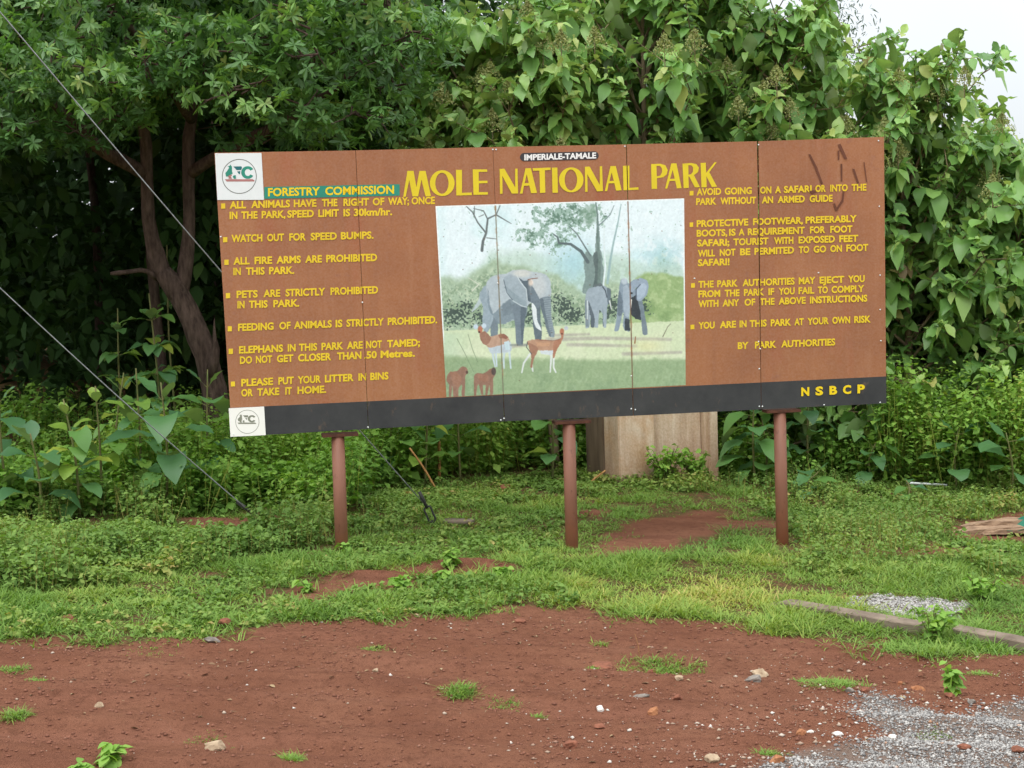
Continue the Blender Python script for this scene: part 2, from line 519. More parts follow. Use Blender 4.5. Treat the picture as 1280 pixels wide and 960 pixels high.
SEAM_T = [(268, 191), (444.5, 188), (616, 183.8), (783, 180.5), (947.3, 176.5), (1105, 171)]
SEAM_B = [(290, 546), (460.5, 536), (630.5, 526.5), (791.5, 519.5), (951.5, 511.5), (1108, 504)]
BAND_L, BAND_R = (286, 510), (1107.5, 470.5)
SEAM_UV = [(suv(*a), suv(*b)) for a, b in zip(SEAM_T, SEAM_B)]
GAP = [None, (.004, .004), (.003, .006), (.008, .006), (.018, .005)]      # top and bottom width of each joint
base_c = G(713, 690)
sign = empty('park_notice_board', (0.6, 14.4, gz(.6, 14.4)), 'large brown park notice board with yellow lettering and a painted wildlife mural', 'notice board')


def panel_mat():
    m, t, bs = mat('sign_brown')
    n1 = noise(t, 1.1, 5, .6); n2 = noise(t, 6, 5, .65); n3 = noise(t, 2.2, 4, .6, (1.2, 1.2, .35)); n4 = noise(t, 60, 3)
    c = ramp(t, [(.3, srgb(147, 92, 56)), (.55, srgb(162, 104, 63)), (.75, srgb(171, 114, 72))], n1)
    c = mixc(t, thresh(t, n3, .56, .78), c, srgb(160, 92, 56))
    c = mixc(t, thresh(t, n2, .62, .85), c, srgb(134, 84, 66))
    wash = noise(t, 9, 5, .6, (1.4, 1.4, .09))
    c = mixc(t, thresh(t, wash, .54, .72), c, mixc(t, .17, c, srgb(120, 74, 52)))
    c = mixc(t, thresh(t, wash, .44, .28), c, mixc(t, .14, c, srgb(196, 150, 116)))
    c = mixc(t, .06, c, ramp(t, [(.3, (0.1, .1, .1)), (.7, (.8, .8, .8))], n4))
    t.links.new(c, bs.inputs['Base Color']); bs.inputs['Roughness'].default_value = .5; bs.inputs['Specular IOR Level'].default_value = .3
    bump(t, bs, n1, .15, .02)
    return m


def band_mat():
    m, t, bs = mat('sign_black')
    n1 = noise(t, 3, 6, .7); n2 = noise(t, 9, 6, .7, (1, 1, .5))
    c = ramp(t, [(.3, srgb(40, 42, 44)), (.7, srgb(62, 63, 63))], n1)
    c = mixc(t, thresh(t, n2, .60, .78), c, srgb(108, 88, 70))
    t.links.new(c, bs.inputs['Base Color']); bs.inputs['Roughness'].default_value = .55
    return m


M['panel'] = panel_mat(); M['band'] = band_mat()
M['edge'] = plain('plywood_edge', srgb(90, 60, 44), srgb(120, 82, 60), 20, .9)


def paint_mat(name, c, var=.12, rough=.5):
    return plain(name, tuple(v * (1 - var) for v in c), tuple(min(1, v * (1 + var)) for v in c), 5, rough)


M['yellow'] = paint_mat('yellow_paint', srgb(228, 196, 46), .07)
M['yellow2'] = paint_mat('title_yellow', srgb(222, 200, 44), .06)
M['yellow3'] = paint_mat('strong_yellow', srgb(238, 206, 30), .05)
M['signwhite'] = paint_mat('white_board', srgb(226, 232, 230), .04)
M['signwhite2'] = paint_mat('clean_white_board', srgb(244, 242, 234), .03)
M['teal'] = paint_mat('teal_paint', srgb(48, 140, 118), .12)
M['tealdark'] = paint_mat('dark_teal_paint', srgb(40, 108, 112), .1)
M['greyink'] = paint_mat('grey_ink', srgb(110, 116, 108), .1)
M['oliveink'] = paint_mat('olive_ink', srgb(132, 134, 118), .1)
M['pinkbar'] = paint_mat('faded_red_paint', srgb(176, 122, 116), .1)
M['capsule'] = paint_mat('dark_capsule', srgb(62, 60, 62), .1)
M['white_letter'] = paint_mat('white_letter', srgb(240, 240, 236), .03)
M['scuff'] = paint_mat('scuff_mark', srgb(106, 64, 46), .2)

THK = 0.018


def slab(quad_uv, d0, d1):           # extruded polygon in sign plane
    q = np.asarray(quad_uv); n = len(q)
    V = np.concatenate([sp(q, d1), sp(q, d0)])
    F = [list(range(n))[::-1], [n + i for i in range(n)]] + [[i, (i + 1) % n, n + (i + 1) % n, n + i] for i in range(n)]
    return V, F


POFF = [0.0, 0.0015, 0.0, 0.002, -0.0012]
for i in range(5):
    (lt, lb), (rt, rb) = SEAM_UV[i], SEAM_UV[i + 1]
    lt, lb, rt, rb = lt.copy(), lb.copy(), rt.copy(), rb.copy()
    if i > 0: lt[0] += GAP[i][0] / 2; lb[0] += GAP[i][1] / 2
    if i < 4: rt[0] -= GAP[i + 1][0] / 2; rb[0] -= GAP[i + 1][1] / 2
    V, F = slab([lt, rt, rb, lb], -THK, POFF[i])
    panel_o = build('panel', V, F, M['panel'], sign, smooth=False)
    # painted lower band on this panel
    def on_band(a, b):                # the panel edge a-b meets the band's upper line
        p0, p1 = suv(*BAND_L), suv(*BAND_R)
        u = a[0] + (b[0] - a[0]) * .9
        v = p0[1] + (p1[1] - p0[1]) * (u - p0[0]) / (p1[0] - p0[0])
        return np.array([a[0] + (b[0] - a[0]) * (v - a[1]) / (b[1] - a[1]), v])
    a, b = on_band(lt, lb), on_band(rt, rb)
    V, F = slab([a, b, rb + [0, .001], lb + [0, .001]], POFF[i] + .0002, POFF[i] + .0022)
    build('lower_band', V, F, M['band'], panel_o, smooth=False)


def cut_seams(bm):
    """part painted shapes where they cross a joint between two panels"""
    for i in range(1, 5):
        a, b = SEAM_UV[i]
        for sgn in (-1, 1):
            w = (GAP[i][0] + GAP[i][1]) / 4 + .001
            p = sp(a + [sgn * w, 0]); q = sp(b + [sgn * w, 0])
            n = np.cross(q - p, SN)
            bmesh.ops.bisect_plane(bm, geom=bm.verts[:] + bm.edges[:] + bm.faces[:], plane_co=Vector(p), plane_no=Vector(n), dist=1e-6)
        mid = lambda f: f.calc_center_median()
        dead = []
        for f in bm.faces:
            c = np.array(mid(f)) - SO
            u, v = c @ SU, c @ SV
            su = a[0] + (b[0] - a[0]) * (v - a[1]) / (b[1] - a[1])
            if abs(u - su) < (GAP[i][0] + GAP[i][1]) / 4 + .001: dead.append(f)
        bmesh.ops.delete(bm, geom=dead, context='FACES')


def paint(name, polys, m, d, parent=sign, cut=False):
    """flat painted shapes on the board. polys: list of loops-lists [outer, hole, ...] in board uv"""
    bm = bmesh.new()
    for k, loops in enumerate(polys):
        dd = d + 0.00012 * (k % 4)
        flat = [p for lp in loops for p in lp]
        vs = [bm.verts.new(Vector(sp(np.array(p), dd))) for p in flat]
        for tri in tessellate_polygon([[Vector((float(p[0]), float(p[1]), 0)) for p in lp] for lp in loops]):
            try: bm.faces.new([vs[i] for i in tri])
            except ValueError: pass
    if cut: cut_seams(bm)
    for f in bm.faces:
        f.normal_update()
        if f.normal.dot(Vector(SN)) < 0: f.normal_flip()
    bm.transform(Matrix.Translation(-Vector(wloc(parent))))
    me = bpy.data.meshes.new(name); bm.to_mesh(me); bm.free()
    return link(name, me, parent, m)


# ---- lettering with Blender's own font, each word fitted to its measured box
_font_jobs = []
def font_mesh(text, off, key={}):
    cu = bpy.data.curves.new('text', 'FONT'); cu.body = text; cu.size = 1; cu.offset = off; cu.resolution_u = 3
    o = bpy.data.objects.new('text', cu); COL.objects.link(o)
    bpy.context.view_layer.update()
    me = bpy.data.meshes.new_from_object(o.evaluated_get(bpy.context.evaluated_depsgraph_get()))
    V = np.array([v.co[:] for v in me.vertices]); F = [list(p.vertices) for p in me.polygons]
    bpy.data.objects.remove(o); bpy.data.curves.remove(cu); bpy.data.meshes.remove(me)
    return V, F


CAPH = {}
def caph(off):
    if off not in CAPH:
        V, _ = font_mesh('H', off); CAPH[off] = V[:, 1].max() - V[:, 1].min()
    return CAPH[off]


def lettering(name, cr, lines, m, off=.038, d=.004, bullets=(), cap=40, parent=sign, cutseam=True):
    """lines: (x_left, base_left, x_right, base_right, [(word, x0, x1), ...]) in the crop's coordinates"""
    if len(lines) + len(bullets) > 1:         # a notice of several pieces: an Empty with one mesh per line and one for the bullet
        ln = lines[0]
        root = empty(name, sp(cr(ln[0], ln[1]), 0) - wloc(parent)); root.parent = parent
        for k in lines: lettering('text_line', cr, [k], m, off, d, (), cap, root, cutseam)
        for k in bullets: lettering('bullet', cr, [], m, off, d, [k], cap, root, False)
        return root
    bm = bmesh.new()
    for ln in lines:
        xa, ya, xb, yb, wordsl = ln[:5]
        cp = ln[5] if len(ln) > 5 else cap
        for w, x0, x1 in wordsl:
            V, F = font_mesh(w, off)
            mn, mx = V[:, 0].min(), V[:, 0].max()
            X = x0 + (V[:, 0] - mn) / (mx - mn) * (x1 - x0)
            Y = ya + (yb - ya) * (X - xa) / (xb - xa) - (V[:, 1] + off) / caph(off) * cp
            vs = [bm.verts.new(Vector(sp(cr(x, y), d))) for x, y in zip(X, Y)]
            for f in F:
                try: bm.faces.new([vs[i] for i in f])
                except ValueError: pass
    for bx in bullets:
        x0, x1, y0, y1 = bx
        try: bm.faces.new([bm.verts.new(Vector(sp(cr(x, y), d))) for x, y in ((x0, y0), (x1, y0 - 1), (x1, y1 - 1), (x0, y1))])
        except ValueError: pass
    if cutseam: cut_seams(bm)
    for f in bm.faces:
        f.normal_update()
        if f.normal.dot(Vector(SN)) < 0: f.normal_flip()
    bm.transform(Matrix.Translation(-Vector(wloc(parent))))
    me = bpy.data.meshes.new(name); bm.to_mesh(me); bm.free()
    return link(name, me, parent, m)


Z1 = crop(260, 170, 4.26667); Z2 = crop(260, 350, 4.26667); Z7 = crop(840, 160, 4.57143); Z8 = crop(840, 330, 4.57143); Z3 = crop(500, 170, 3.04762)
T1 = crop(500, 190, 10.6667); T2 = crop(610, 180, 6.7368); T3 = crop(780, 185, 8.5333); LG = crop(265, 185, 13.72); LG2 = crop(280, 500, 19.2)
lettering('notice_text', Z1, [(115, 388, 1210, 363, [('ALL', 115, 203), ('ANIMALS', 230, 437), ('HAVE', 457, 578), ('THE', 607, 690), ('RIGHT', 722, 858), ('OF', 878, 940), ('WAY;', 960, 1072), ('ONCE', 1085, 1210)]),
                              (115, 444, 982, 423, [('IN', 115, 157), ('THE', 177, 264), ('PARK,', 286, 413), ('SPEED', 423, 565), ('LIMIT', 588, 698), ('IS', 722, 758), ('30km/hr.', 777, 982)])], M['yellow'], bullets=[(70, 92, 360, 388)])
lettering('notice_text', Z1, [(125, 567, 883, 548, [('WATCH', 125, 290), ('OUT', 315, 405), ('FOR', 433, 522), ('SPEED', 547, 687), ('BUMPS.', 708, 883)])], M['yellow'], bullets=[(80, 103, 540, 567)])
lettering('notice_text', Z1, [(135, 687, 902, 667, [('ALL', 135, 222), ('FIRE', 248, 342), ('ARMS', 365, 495), ('ARE', 518, 607), ('PROHIBITED', 630, 902)]),
                              (135, 743, 460, 735, [('IN', 135, 175), ('THIS', 202, 302), ('PARK.', 325, 460)])], M['yellow'], bullets=[(87, 110, 660, 688)])
lettering('notice_text', Z1, [(152, 865, 907, 840, [('PETS', 152, 265), ('ARE', 295, 385), ('STRICTLY', 413, 625), ('PROHIBITED', 653, 907)]),
                              (157, 920, 487, 910, [('IN', 157, 195), ('THIS', 218, 318), ('PARK.', 348, 487)])], M['yellow'], bullets=[(95, 118, 838, 866)])
lettering('notice_text', Z2, [(160, 273, 1222, 231, [('FEEDING', 160, 350), ('OF', 380, 440), ('ANIMALS', 458, 660), ('IS', 680, 717), ('STRICTLY', 738, 938), ('PROHIBITED.', 958, 1222)])], M['yellow'], bullets=[(105, 127, 247, 274)])
lettering('notice_text', Z2, [(165, 393, 1130, 353, [('ELEPHANS', 165, 400), ('IN', 425, 467), ('THIS', 485, 582), ('PARK', 605, 722), ('ARE', 740, 825), ('NOT', 843, 927), ('TAMED;', 955, 1130)]),
                              (170, 448, 1103, 409, [('DO', 170, 235), ('NOT', 255, 342), ('GET', 367, 455), ('CLOSER', 480, 657), ('THAN', 688, 818), ('.50', 832, 900), ('Metres.', 920, 1103)])], M['yellow'], bullets=[(110, 133, 367, 395)])
lettering('notice_text', Z2, [(177, 568, 962, 530, [('PLEASE', 177, 347), ('PUT', 375, 457), ('YOUR', 478, 602), ('LITTER', 623, 777), ('IN', 802, 845), ('BINS', 865, 962)]),
                              (177, 622, 630, 602, [('OR', 177, 240), ('TAKE', 262, 380), ('IT', 412, 447), ('HOME.', 477, 630)])], M['yellow'], bullets=[(122, 144, 542, 568)])
lettering('notice_text', Z7, [(140, 386, 1110, 358, [('AVOID', 140, 280), ('GOING', 300, 455), ('ON', 502, 567), ('A', 588, 622), ('SAFARI', 638, 797), ('OR', 818, 878), ('INTO', 903, 1003), ('THE', 1025, 1110)]),
                              (137, 441, 917, 421, [('PARK', 137, 253), ('WITHOUT', 275, 480), ('AN', 512, 577), ('ARMED', 603, 758), ('GUIDE', 785, 917)])], M['yellow'], bullets=[(100, 122, 360, 386)])
lettering('notice_text', Z7, [(140, 567, 1055, 537, [('PROTECTIVE', 140, 435), ('FOOTWEAR,', 462, 747), ('PREFERABLY', 762, 1055)]),
                              (140, 622, 1030, 596, [('BOOTS,', 140, 315), ('IS', 325, 363), ('A', 380, 414), ('REQUIREMENT', 432, 757), ('FOR', 787, 875), ('FOOT', 903, 1030)]),
                              (143, 678, 1063, 650, [('SAFARI;', 143, 327), ('TOURIST', 350, 550), ('WITH', 582, 693), ('EXPOSED', 722, 930), ('FEET', 955, 1063)]),
                              (147, 737, 1120, 702, [('WILL', 147, 245), ('NOT', 272, 362), ('BE', 388, 447), ('PERMITED', 470, 697), ('TO', 723, 783), ('GO', 808, 880), ('ON', 903, 970), ('FOOT', 995, 1120)]),
                              (147, 790, 328, 784, [('SAFARI!', 147, 328)])], M['yellow'], bullets=[(100, 120, 540, 566)])
lettering('notice_text', Z8, [(150, 137, 1100, 103, [('THE', 150, 237), ('PARK', 257, 375), ('AUTHORITIES', 402, 700), ('MAY', 723, 818), ('EJECT', 842, 983), ('YOU', 1005, 1100)]),
                              (150, 192, 1097, 160, [('FROM', 150, 275), ('THE', 300, 385), ('PARK', 410, 525), ('IF', 550, 583), ('YOU', 608, 700), ('FAIL', 722, 812), ('TO', 832, 890), ('COMPLY', 910, 1097)]),
                              (150, 248, 1115, 215, [('WITH', 150, 265), ('ANY', 288, 383), ('OF', 413, 475), ('THE', 500, 585), ('ABOVE', 608, 763), ('INSTRUCTIONS', 787, 1115)])], M['yellow'], bullets=[(108, 130, 110, 136)])
lettering('notice_text', Z8, [(150, 372, 1135, 334, [('YOU', 150, 243), ('ARE', 272, 365), ('IN', 385, 425), ('THIS', 443, 540), ('PARK', 563, 680), ('AT', 698, 752), ('YOUR', 773, 895), ('OWN', 915, 1017), ('RISK', 1040, 1135)])], M['yellow'], bullets=[(105, 127, 347, 373)])
lettering('signature_text', Z8, [(375, 487, 932, 465, [('BY', 375, 437), ('PARK', 473, 595), ('AUTHORITIES', 623, 932)])], M['yellow'])
lettering('band_lettering', Z8, [(737, 755, 1100, 737, [('N', 737, 783), ('S', 818, 862), ('B', 898, 942), ('C', 975, 1022), ('P', 1058, 1100)])], M['yellow3'], off=.045, d=.007, cap=50)
# forestry strip
paint('department_strip', [[[Z1(300, 272), Z1(1022, 257), Z1(1022, 318), Z1(300, 335)]]], M['teal'], .0032, cut=True)
lettering('department_text', Z1, [(320, 322, 990, 308, [('FORESTRY', 320, 597), ('COMMISSION', 625, 992)])], M['yellow3'], off=.03, d=.0045, cap=44)
# sponsor capsule
cap_o = []
for k in range(24):
    a = 2 * math.pi * k / 24 + math.pi / 2
    cx = 305 if math.cos(a) < 0 else 895
    cap_o.append(T2(cx + 36 * math.cos(a), (110 if cx < 500 else 97) - 35 * math.sin(a)))
paint('sponsor_plate', [[cap_o]], M['capsule'], .0032)
lettering('sponsor_text', T2, [(305, 138, 910, 121, [('IMPERIALE-TAMALE', 305, 910)])], M['white_letter'], off=.035, d=.0045, cap=50)


def ell(cr, cx, cy, rx, ry, n=40): return [cr(cx + rx * math.cos(2 * math.pi * k / n), cy + ry * math.sin(2 * math.pi * k / n)) for k in range(n)]
def pl(cr, pts): return [cr(x, y) for x, y in pts]


TITLE = [
    [pl(T1, [(42, 598), (98, 252), (180, 252), (218, 470), (258, 252), (340, 252), (412, 588), (340, 592), (285, 370), (240, 592), (165, 592), (122, 375), (75, 598)])],
    [ell(T1, 562, 415, 165, 172), ell(T1, 558, 417, 88, 140)],
    [pl(T1, [(745, 238), (825, 238), (825, 545), (955, 540), (958, 575), (750, 580)])],
    [pl(T1, [(968, 232), (1162, 232), (1162, 265), (1048, 265), (1048, 385), (1165, 382), (1165, 415), (1050, 418), (1050, 535), (1170, 535), (1172, 568), (978, 572)])],
    [pl(T2, [(97, 210), (137, 208), (228, 365), (228, 208), (248, 207), (252, 416), (200, 418), (120, 270), (122, 418), (100, 420)])],
    [pl(T2, [(268, 418), (315, 205), (360, 203), (412, 412), (362, 414), (347, 350), (302, 352), (290, 417)]), pl(T2, [(308, 330), (342, 328), (325, 255)])],
    [pl(T2, [(375, 205), (525, 198), (527, 218), (478, 222), (482, 410), (437, 412), (432, 224), (378, 226)])],
    [pl(T2, [(537, 200), (583, 198), (588, 410), (542, 411)])],
    [ell(T2, 700, 302, 103, 105), ell(T2, 697, 303, 52, 88)],
    [pl(T2, [(815, 192), (855, 190), (940, 345), (940, 188), (960, 187), (967, 397), (918, 399), (835, 255), (838, 402), (817, 404)])],
    [pl(T2, [(982, 397), (1030, 187), (1075, 185), (1124, 390), (1077, 392), (1063, 330), (1015, 332), (1003, 396)]), pl(T2, [(1022, 312), (1058, 310), (1040, 240)])],
    [pl(T2, [(1135, 184), (1190, 182), (1190, 370), (1265, 364), (1267, 385), (1140, 390)])],
    [pl(T3, [(288, 172), (385, 168), (440, 185), (465, 235), (455, 280), (420, 312), (350, 322), (352, 435), (293, 437)]), pl(T3, [(345, 190), (380, 190), (402, 215), (405, 255), (385, 295), (348, 302)])],
    [pl(T3, [(437, 433), (503, 165), (558, 163), (612, 428), (562, 431), (545, 350), (485, 352), (460, 432)]), pl(T3, [(490, 330), (540, 328), (517, 235)])],
    [pl(T3, [(622, 168), (715, 160), (770, 172), (797, 210), (790, 255), (745, 290), (808, 418), (755, 420), (692, 302), (686, 302), (690, 425), (635, 428)]), pl(T3, [(685, 185), (715, 185), (735, 205), (735, 250), (715, 280), (686, 285)])],
    [pl(T3, [(815, 160), (870, 157), (875, 265), (965, 152), (987, 152), (908, 258), (990, 412), (935, 416), (877, 300), (880, 418), (825, 420)])]]
for w in (TITLE[:4], TITLE[4:12], TITLE[12:]): paint('title_word', w, M['yellow2'], .0042, cut=True)


# ---- emblem boards
def emblem(name, quad, cr, ring, col_fig, col_f, col_bar, board_m, sc):
    """white board with ring, tree, F and C over a bar"""
    V, F = slab([np.array(q) for q in quad], .0026, .0052)
    b = build(name, V, F, board_m, sign, smooth=False)
    cx, cy, r, w = ring
    paint('emblem_ring', [[ell(cr, cx, cy, r, r * 1.0, 64), ell(cr, cx, cy, r - w, r - w, 64)]], M['greyink'] if col_fig is M['teal'] else M['oliveink'], .0062, b)
    S = lambda pts: [cr(*sc(x, y)) for x, y in pts]
    paint('emblem_tree', [[S([(265, 320), (300, 305), (322, 285), (328, 305), (340, 318), (345, 420), (358, 425), (345, 450), (325, 455), (300, 470), (275, 490), (240, 490), (228, 430), (255, 400), (290, 345), (292, 325)])],
                          [S([(355, 490), (372, 470), (408, 465), (412, 530), (375, 528)])]], col_fig, .0062, b)
    paint('emblem_letter', [[S([(365, 318), (505, 314), (515, 340), (498, 378), (420, 378), (392, 345)])], [S([(430, 402), (485, 398), (478, 448), (462, 448)])]], col_f, .0064, b)
    ang = [math.radians(a) for a in np.linspace(32, 328, 34)]
    co = [(612 + 112 * math.cos(a), 420 + 108 * math.sin(a)) for a in ang]; ci = [(614 + 52 * math.cos(a), 420 + 60 * math.sin(a)) for a in ang[::-1]]
    paint('emblem_letter', [[S(co + ci)]], col_fig, .0062, b)
    paint('emblem_bar', [[S([(220, 536), (690, 534), (728, 552), (722, 574), (250, 575)])]], col_bar, .0062, b)
    paint('emblem_figure', [[S([(272, 500), (290, 470), (335, 455), (340, 478), (320, 485), (345, 528), (280, 528), (292, 505)])]], col_bar, .0066, b)
    return b


emblem('emblem_board', [LG(50, 92), LG(848, 85), LG(892, 888), LG(92, 892)], LG, (468, 487, 298, 12), M['teal'], M['tealdark'], M['pinkbar'], M['signwhite'], lambda x, y: (x, y))
emblem('emblem_board', [LG2(112, 198), LG2(962, 155), LG2(1002, 842), LG2(155, 882)], LG2, (560, 520, 285, 10), M['oliveink'], M['oliveink'], M['oliveink'], M['signwhite2'],
       lambda x, y: (322 + (x - 220) * .885, 352 + (y - 300) * .80))

# ---- scuffs and drips on the right hand panels, nail heads
for p in ([(778, 150), (790, 150), (828, 225), (862, 318), (850, 320), (818, 235)], [(945, 95), (962, 90), (1000, 175), (985, 180)], [(945, 130), (955, 128), (955, 180), (947, 185)],
                                          [(962, 205), (972, 205), (972, 305), (964, 305)], [(1028, 232), (1042, 235), (1068, 315), (1058, 318)], [(975, 360), (985, 360), (978, 420), (940, 475), (930, 470), (920, 432), (930, 430), (940, 455), (968, 410)],
                                          [(1093, 195), (1099, 195), (1114, 310), (1109, 310)], [(780, 360), (810, 355), (825, 365), (800, 378)]):
    paint('scuff_mark', [[pl(Z7, p)]], M['scuff'], .0056)
nails = [(616, 187), (620, 187), (781, 183), (948, 181), (1098, 176), (271, 193), (276, 296), (453, 378), (789, 470), (948, 427), (950, 436), (949, 461), (949, 508), (953, 508), (1030, 506), (1100, 503),
         (1099, 258), (1100, 344), (1100, 387), (1101, 426), (868, 348), (789, 511), (794, 512), (630, 523), (626, 525), (460, 534), (292, 543), (1023, 341), (622, 354)]
for (x, y) in nails:
    c = suv(x, y); nv, nf = [], []
    for dd, r in ((.003, .0075), (.008, .005)):
        for k in range(8): nv.append(sp(c + np.array([r * math.cos(k * math.pi / 4), r * math.sin(k * math.pi / 4)]), dd))
    for k in range(8): nf.append([k, (k + 1) % 8, 8 + (k + 1) % 8, 8 + k])
    nf.append([8 + k for k in range(8)])
    build('nail_head', nv, nf, M['white'], sign)

# ---- posts, flanges, back rails
for (tx, ty, bx, by, fl, fr) in ((423, 545, 428, 686, 403, 448), (713, 529, 717, 695, 694, 739), (977.5, 515, 981, 684, 959, 1001)):
    a = sp(suv(tx, ty), -.06); b = sp(suv(bx, by), -.06)
    b = b + (b - a) / np.linalg.norm(b - a) * .3
    V, F = tube([a + (a - b) / np.linalg.norm(a - b) * -.012, (a + b) / 2, b], .058, 20)
    po = build('post', V, F, M['post'], sign)
    u0, u1 = suv(fl, ty - 2 + (tx - fl) * .045), suv(fr, ty - 2 - (fr - tx) * .045)
    V, F = slab([u0 + [0, -.004], u1 + [0, -.004], u1 + [0, .022], u0 + [0, .022]], -.14, -.001 + .004)
    build('flange_plate', V, F, M['rust'], po, smooth=False)
for v in (.25, 1.25, 2.3):
    V, F = slab([np.array([.1, v - .025]), np.array([5.95, v - .025 - .02]), np.array([5.95, v + .025 - .02]), np.array([.1, v + .025])], -.07, -.02)
    build('back_rail', V, F, M['rust'], sign, smooth=False)


# ---- the mural: a hand painted picture, colours laid on a fine grid
def mural():
    NW, NH = 620, 480
    TL, TR, BR, BL = (544.3, 257.6), (855, 248), (857, 481.3), (558, 496.2)
    s, t = np.meshgrid(np.linspace(0, 1, NW), np.linspace(0, 1, NH))
    px = (TL[0] * (1 - s) + TR[0] * s) * (1 - t) + (BL[0] * (1 - s) + BR[0] * s) * t
    py = (TL[1] * (1 - s) + TR[1] * s) * (1 - t) + (BL[1] * (1 - s) + BR[1] * s) * t
    X = (px - 500) * 3.04762; Y = (py - 170) * 3.04762
    nA = fnoise(X, Y, 60, 1, 5); nB = fnoise(X, Y, 18, 2, 4); nC = fnoise(X, Y, 8, 3, 3); nD = fnoise(X, Y, 160, 4, 4); nE = vnoise(X, Y, 5, 6)
    C = np.zeros((NH, NW, 3))
    def rgb(r, g, b): return np.array([r, g, b], float)
    def mixin(m, col):
        m = np.clip(m, 0, 1)[..., None]
        C[:] = C * (1 - m) + col * m
    def sm(x, a, b): u = np.clip((x - a) / (b - a), 0, 1); return u * u * (3 - 2 * u)
    def wob(k=5): return X + k * (nB - .5) * 2, Y + k * (nC - .5) * 2
    def fill(poly, col, k=3, alpha=1.0, mod=None):
        q = np.array(poly, float)
        if len(q) > 4 and k > 0:              # round the outline (closed Catmull-Rom through the points, tightened)
            a, b, c, d = np.roll(q, 1, 0), q, np.roll(q, -1, 0), np.roll(q, -2, 0)
            q = np.stack([b * (2 * u**3 - 3 * u**2 + 1) + (c - a) * .32 * (u**3 - 2 * u**2 + u) + c * (-2 * u**3 + 3 * u**2) + (d - b) * .32 * (u**3 - u**2) for u in (0, .25, .5, .75)], 1).reshape(-1, 2)
        x, y = wob(k); m = pip(x, y, q).astype(float) * alpha
        if mod is not None: m = m * mod
        mixin(m, col)
    def dist(pts, w0, w1):
        best = np.full(X.shape, -1e9)
        n = len(pts) - 1
        for i in range(n):
            (x0, y0), (x1, y1) = pts[i], pts[i + 1]
            dx, dy = x1 - x0, y1 - y0; L2 = dx * dx + dy * dy + 1e-9
            u = np.clip(((X - x0) * dx + (Y - y0) * dy) / L2, 0, 1)
            d = np.hypot(X - x0 - u * dx, Y - y0 - u * dy)
            w = w0 + (w1 - w0) * (i + u) / n
            best = np.maximum(best, w - d)
        return best
    def stroke(pts, w0, w1, col, alpha=1.0): mixin(sm(dist(pts, w0 / 2, w1 / 2), -1.2, .8) * alpha, col)
    def ellp(cx, cy, rx, ry, col, alpha=1, soft=.15):
        d = np.hypot((X - cx) / rx, (Y - cy) / ry); mixin((1 - sm(d, 1 - soft, 1 + soft)) * alpha, col)
    k6 = lambda pts: [(274.3 + x * .3493, 457.2 + y * .3493) for x, y in pts]
    k7 = lambda pts: [(670.6 + x * .3493, 457.2 + y * .3493) for x, y in pts]
    kd = lambda pts: [(121.9 + x * .4286, 624.8 + y * .4286) for x, y in pts]
    # sky
    C[:] = rgb(228, 244, 247)
    mixin(sm(nD, .42, .7) * .7, rgb(208, 236, 238)); mixin(sm(nA, .55, .8) * .4, rgb(238, 249, 250))
    mixin(sm(X, 200, 140) * .35, rgb(196, 232, 232))
    # misty middle trees
    line = np.interp(X, [140, 230, 290, 340, 430, 520, 600, 660, 720, 860, 900, 960, 1000, 1060, 1095], [525, 522, 480, 435, 420, 430, 440, 450, 420, 430, 480, 470, 420, 450, 520]) + 70 * (nA - .5)
    mixin(sm(Y - line, -8, 40) * .75, rgb(186, 212, 196))
    mixin(sm(Y - line, 20, 110) * sm(nB, .4, .62) * .55, rgb(160, 186, 158))
    mixin(np.exp(-((X - 660) / 90) ** 2 - ((Y - 480) / 90) ** 2) * .8, rgb(172, 214, 224)); mixin(np.exp(-((X - 1000) / 90) ** 2 - ((Y - 450) / 55) ** 2) * .6 * sm(nB, .3, .6), rgb(160, 206, 212))
    # tree foliage speckle
    fol = np.exp(-((X - 690) / 110) ** 2 - ((Y - 300) / 60) ** 2) + .8 * np.exp(-((X - 500) / 75) ** 2 - ((Y - 370) / 60) ** 2) + .7 * np.exp(-((X - 620) / 70) ** 2 - ((Y - 400) / 60) ** 2) + .6 * np.exp(-((X - 560) / 80) ** 2 - ((Y - 290) / 40) ** 2)
    mixin(sm(nB * .6 + nC * .6 + fol * .34, .80, .90) * .8, rgb(134, 168, 150)); mixin(sm(nE * .45 + nB * .5 + fol * .32, .81, .89) * .85, rgb(88, 122, 104))
    mixin(sm(np.exp(-((X - 720) / 45) ** 2 - ((Y - 300) / 60) ** 2) + .5 * (nB - .5), .45, .8) * .6, rgb(124, 156, 134))
    # bushes
    bl = np.interp(X, [140, 200, 260, 330, 420, 600, 640, 700, 760, 860], [540, 530, 520, 480, 470, 520, 560, 590, 540, 560]) + 50 * (nA - .5)
    mixin(sm(Y - bl, -5, 25) * .85, rgb(166, 190, 160)); mixin(sm(Y - bl, 0, 60) * sm(nB, .45, .6) * .7, rgb(132, 158, 128)); mixin(sm(Y - bl, 0, 60) * sm(nC, .55, .66) * .6, rgb(202, 216, 188)); mixin(sm(Y - bl, 0, 60) * sm(nE, .62, .8) * .45, rgb(96, 122, 100))
    br = np.interp(X, [840, 870, 900, 940, 1000, 1095], [600, 570, 530, 512, 510, 545]) + 36 * (nA - .5)
    mixin(sm(Y - br, -3, 12) * sm(X, 850, 885), rgb(150, 178, 122)); mixin(sm(Y - br, 0, 20) * sm(X, 850, 885) * sm(nB, .5, .65) * .7, rgb(178, 200, 148)); mixin(sm(Y - br, 20, 90) * sm(X, 850, 885) * sm(nA, .5, .65) * .6, rgb(122, 154, 100))
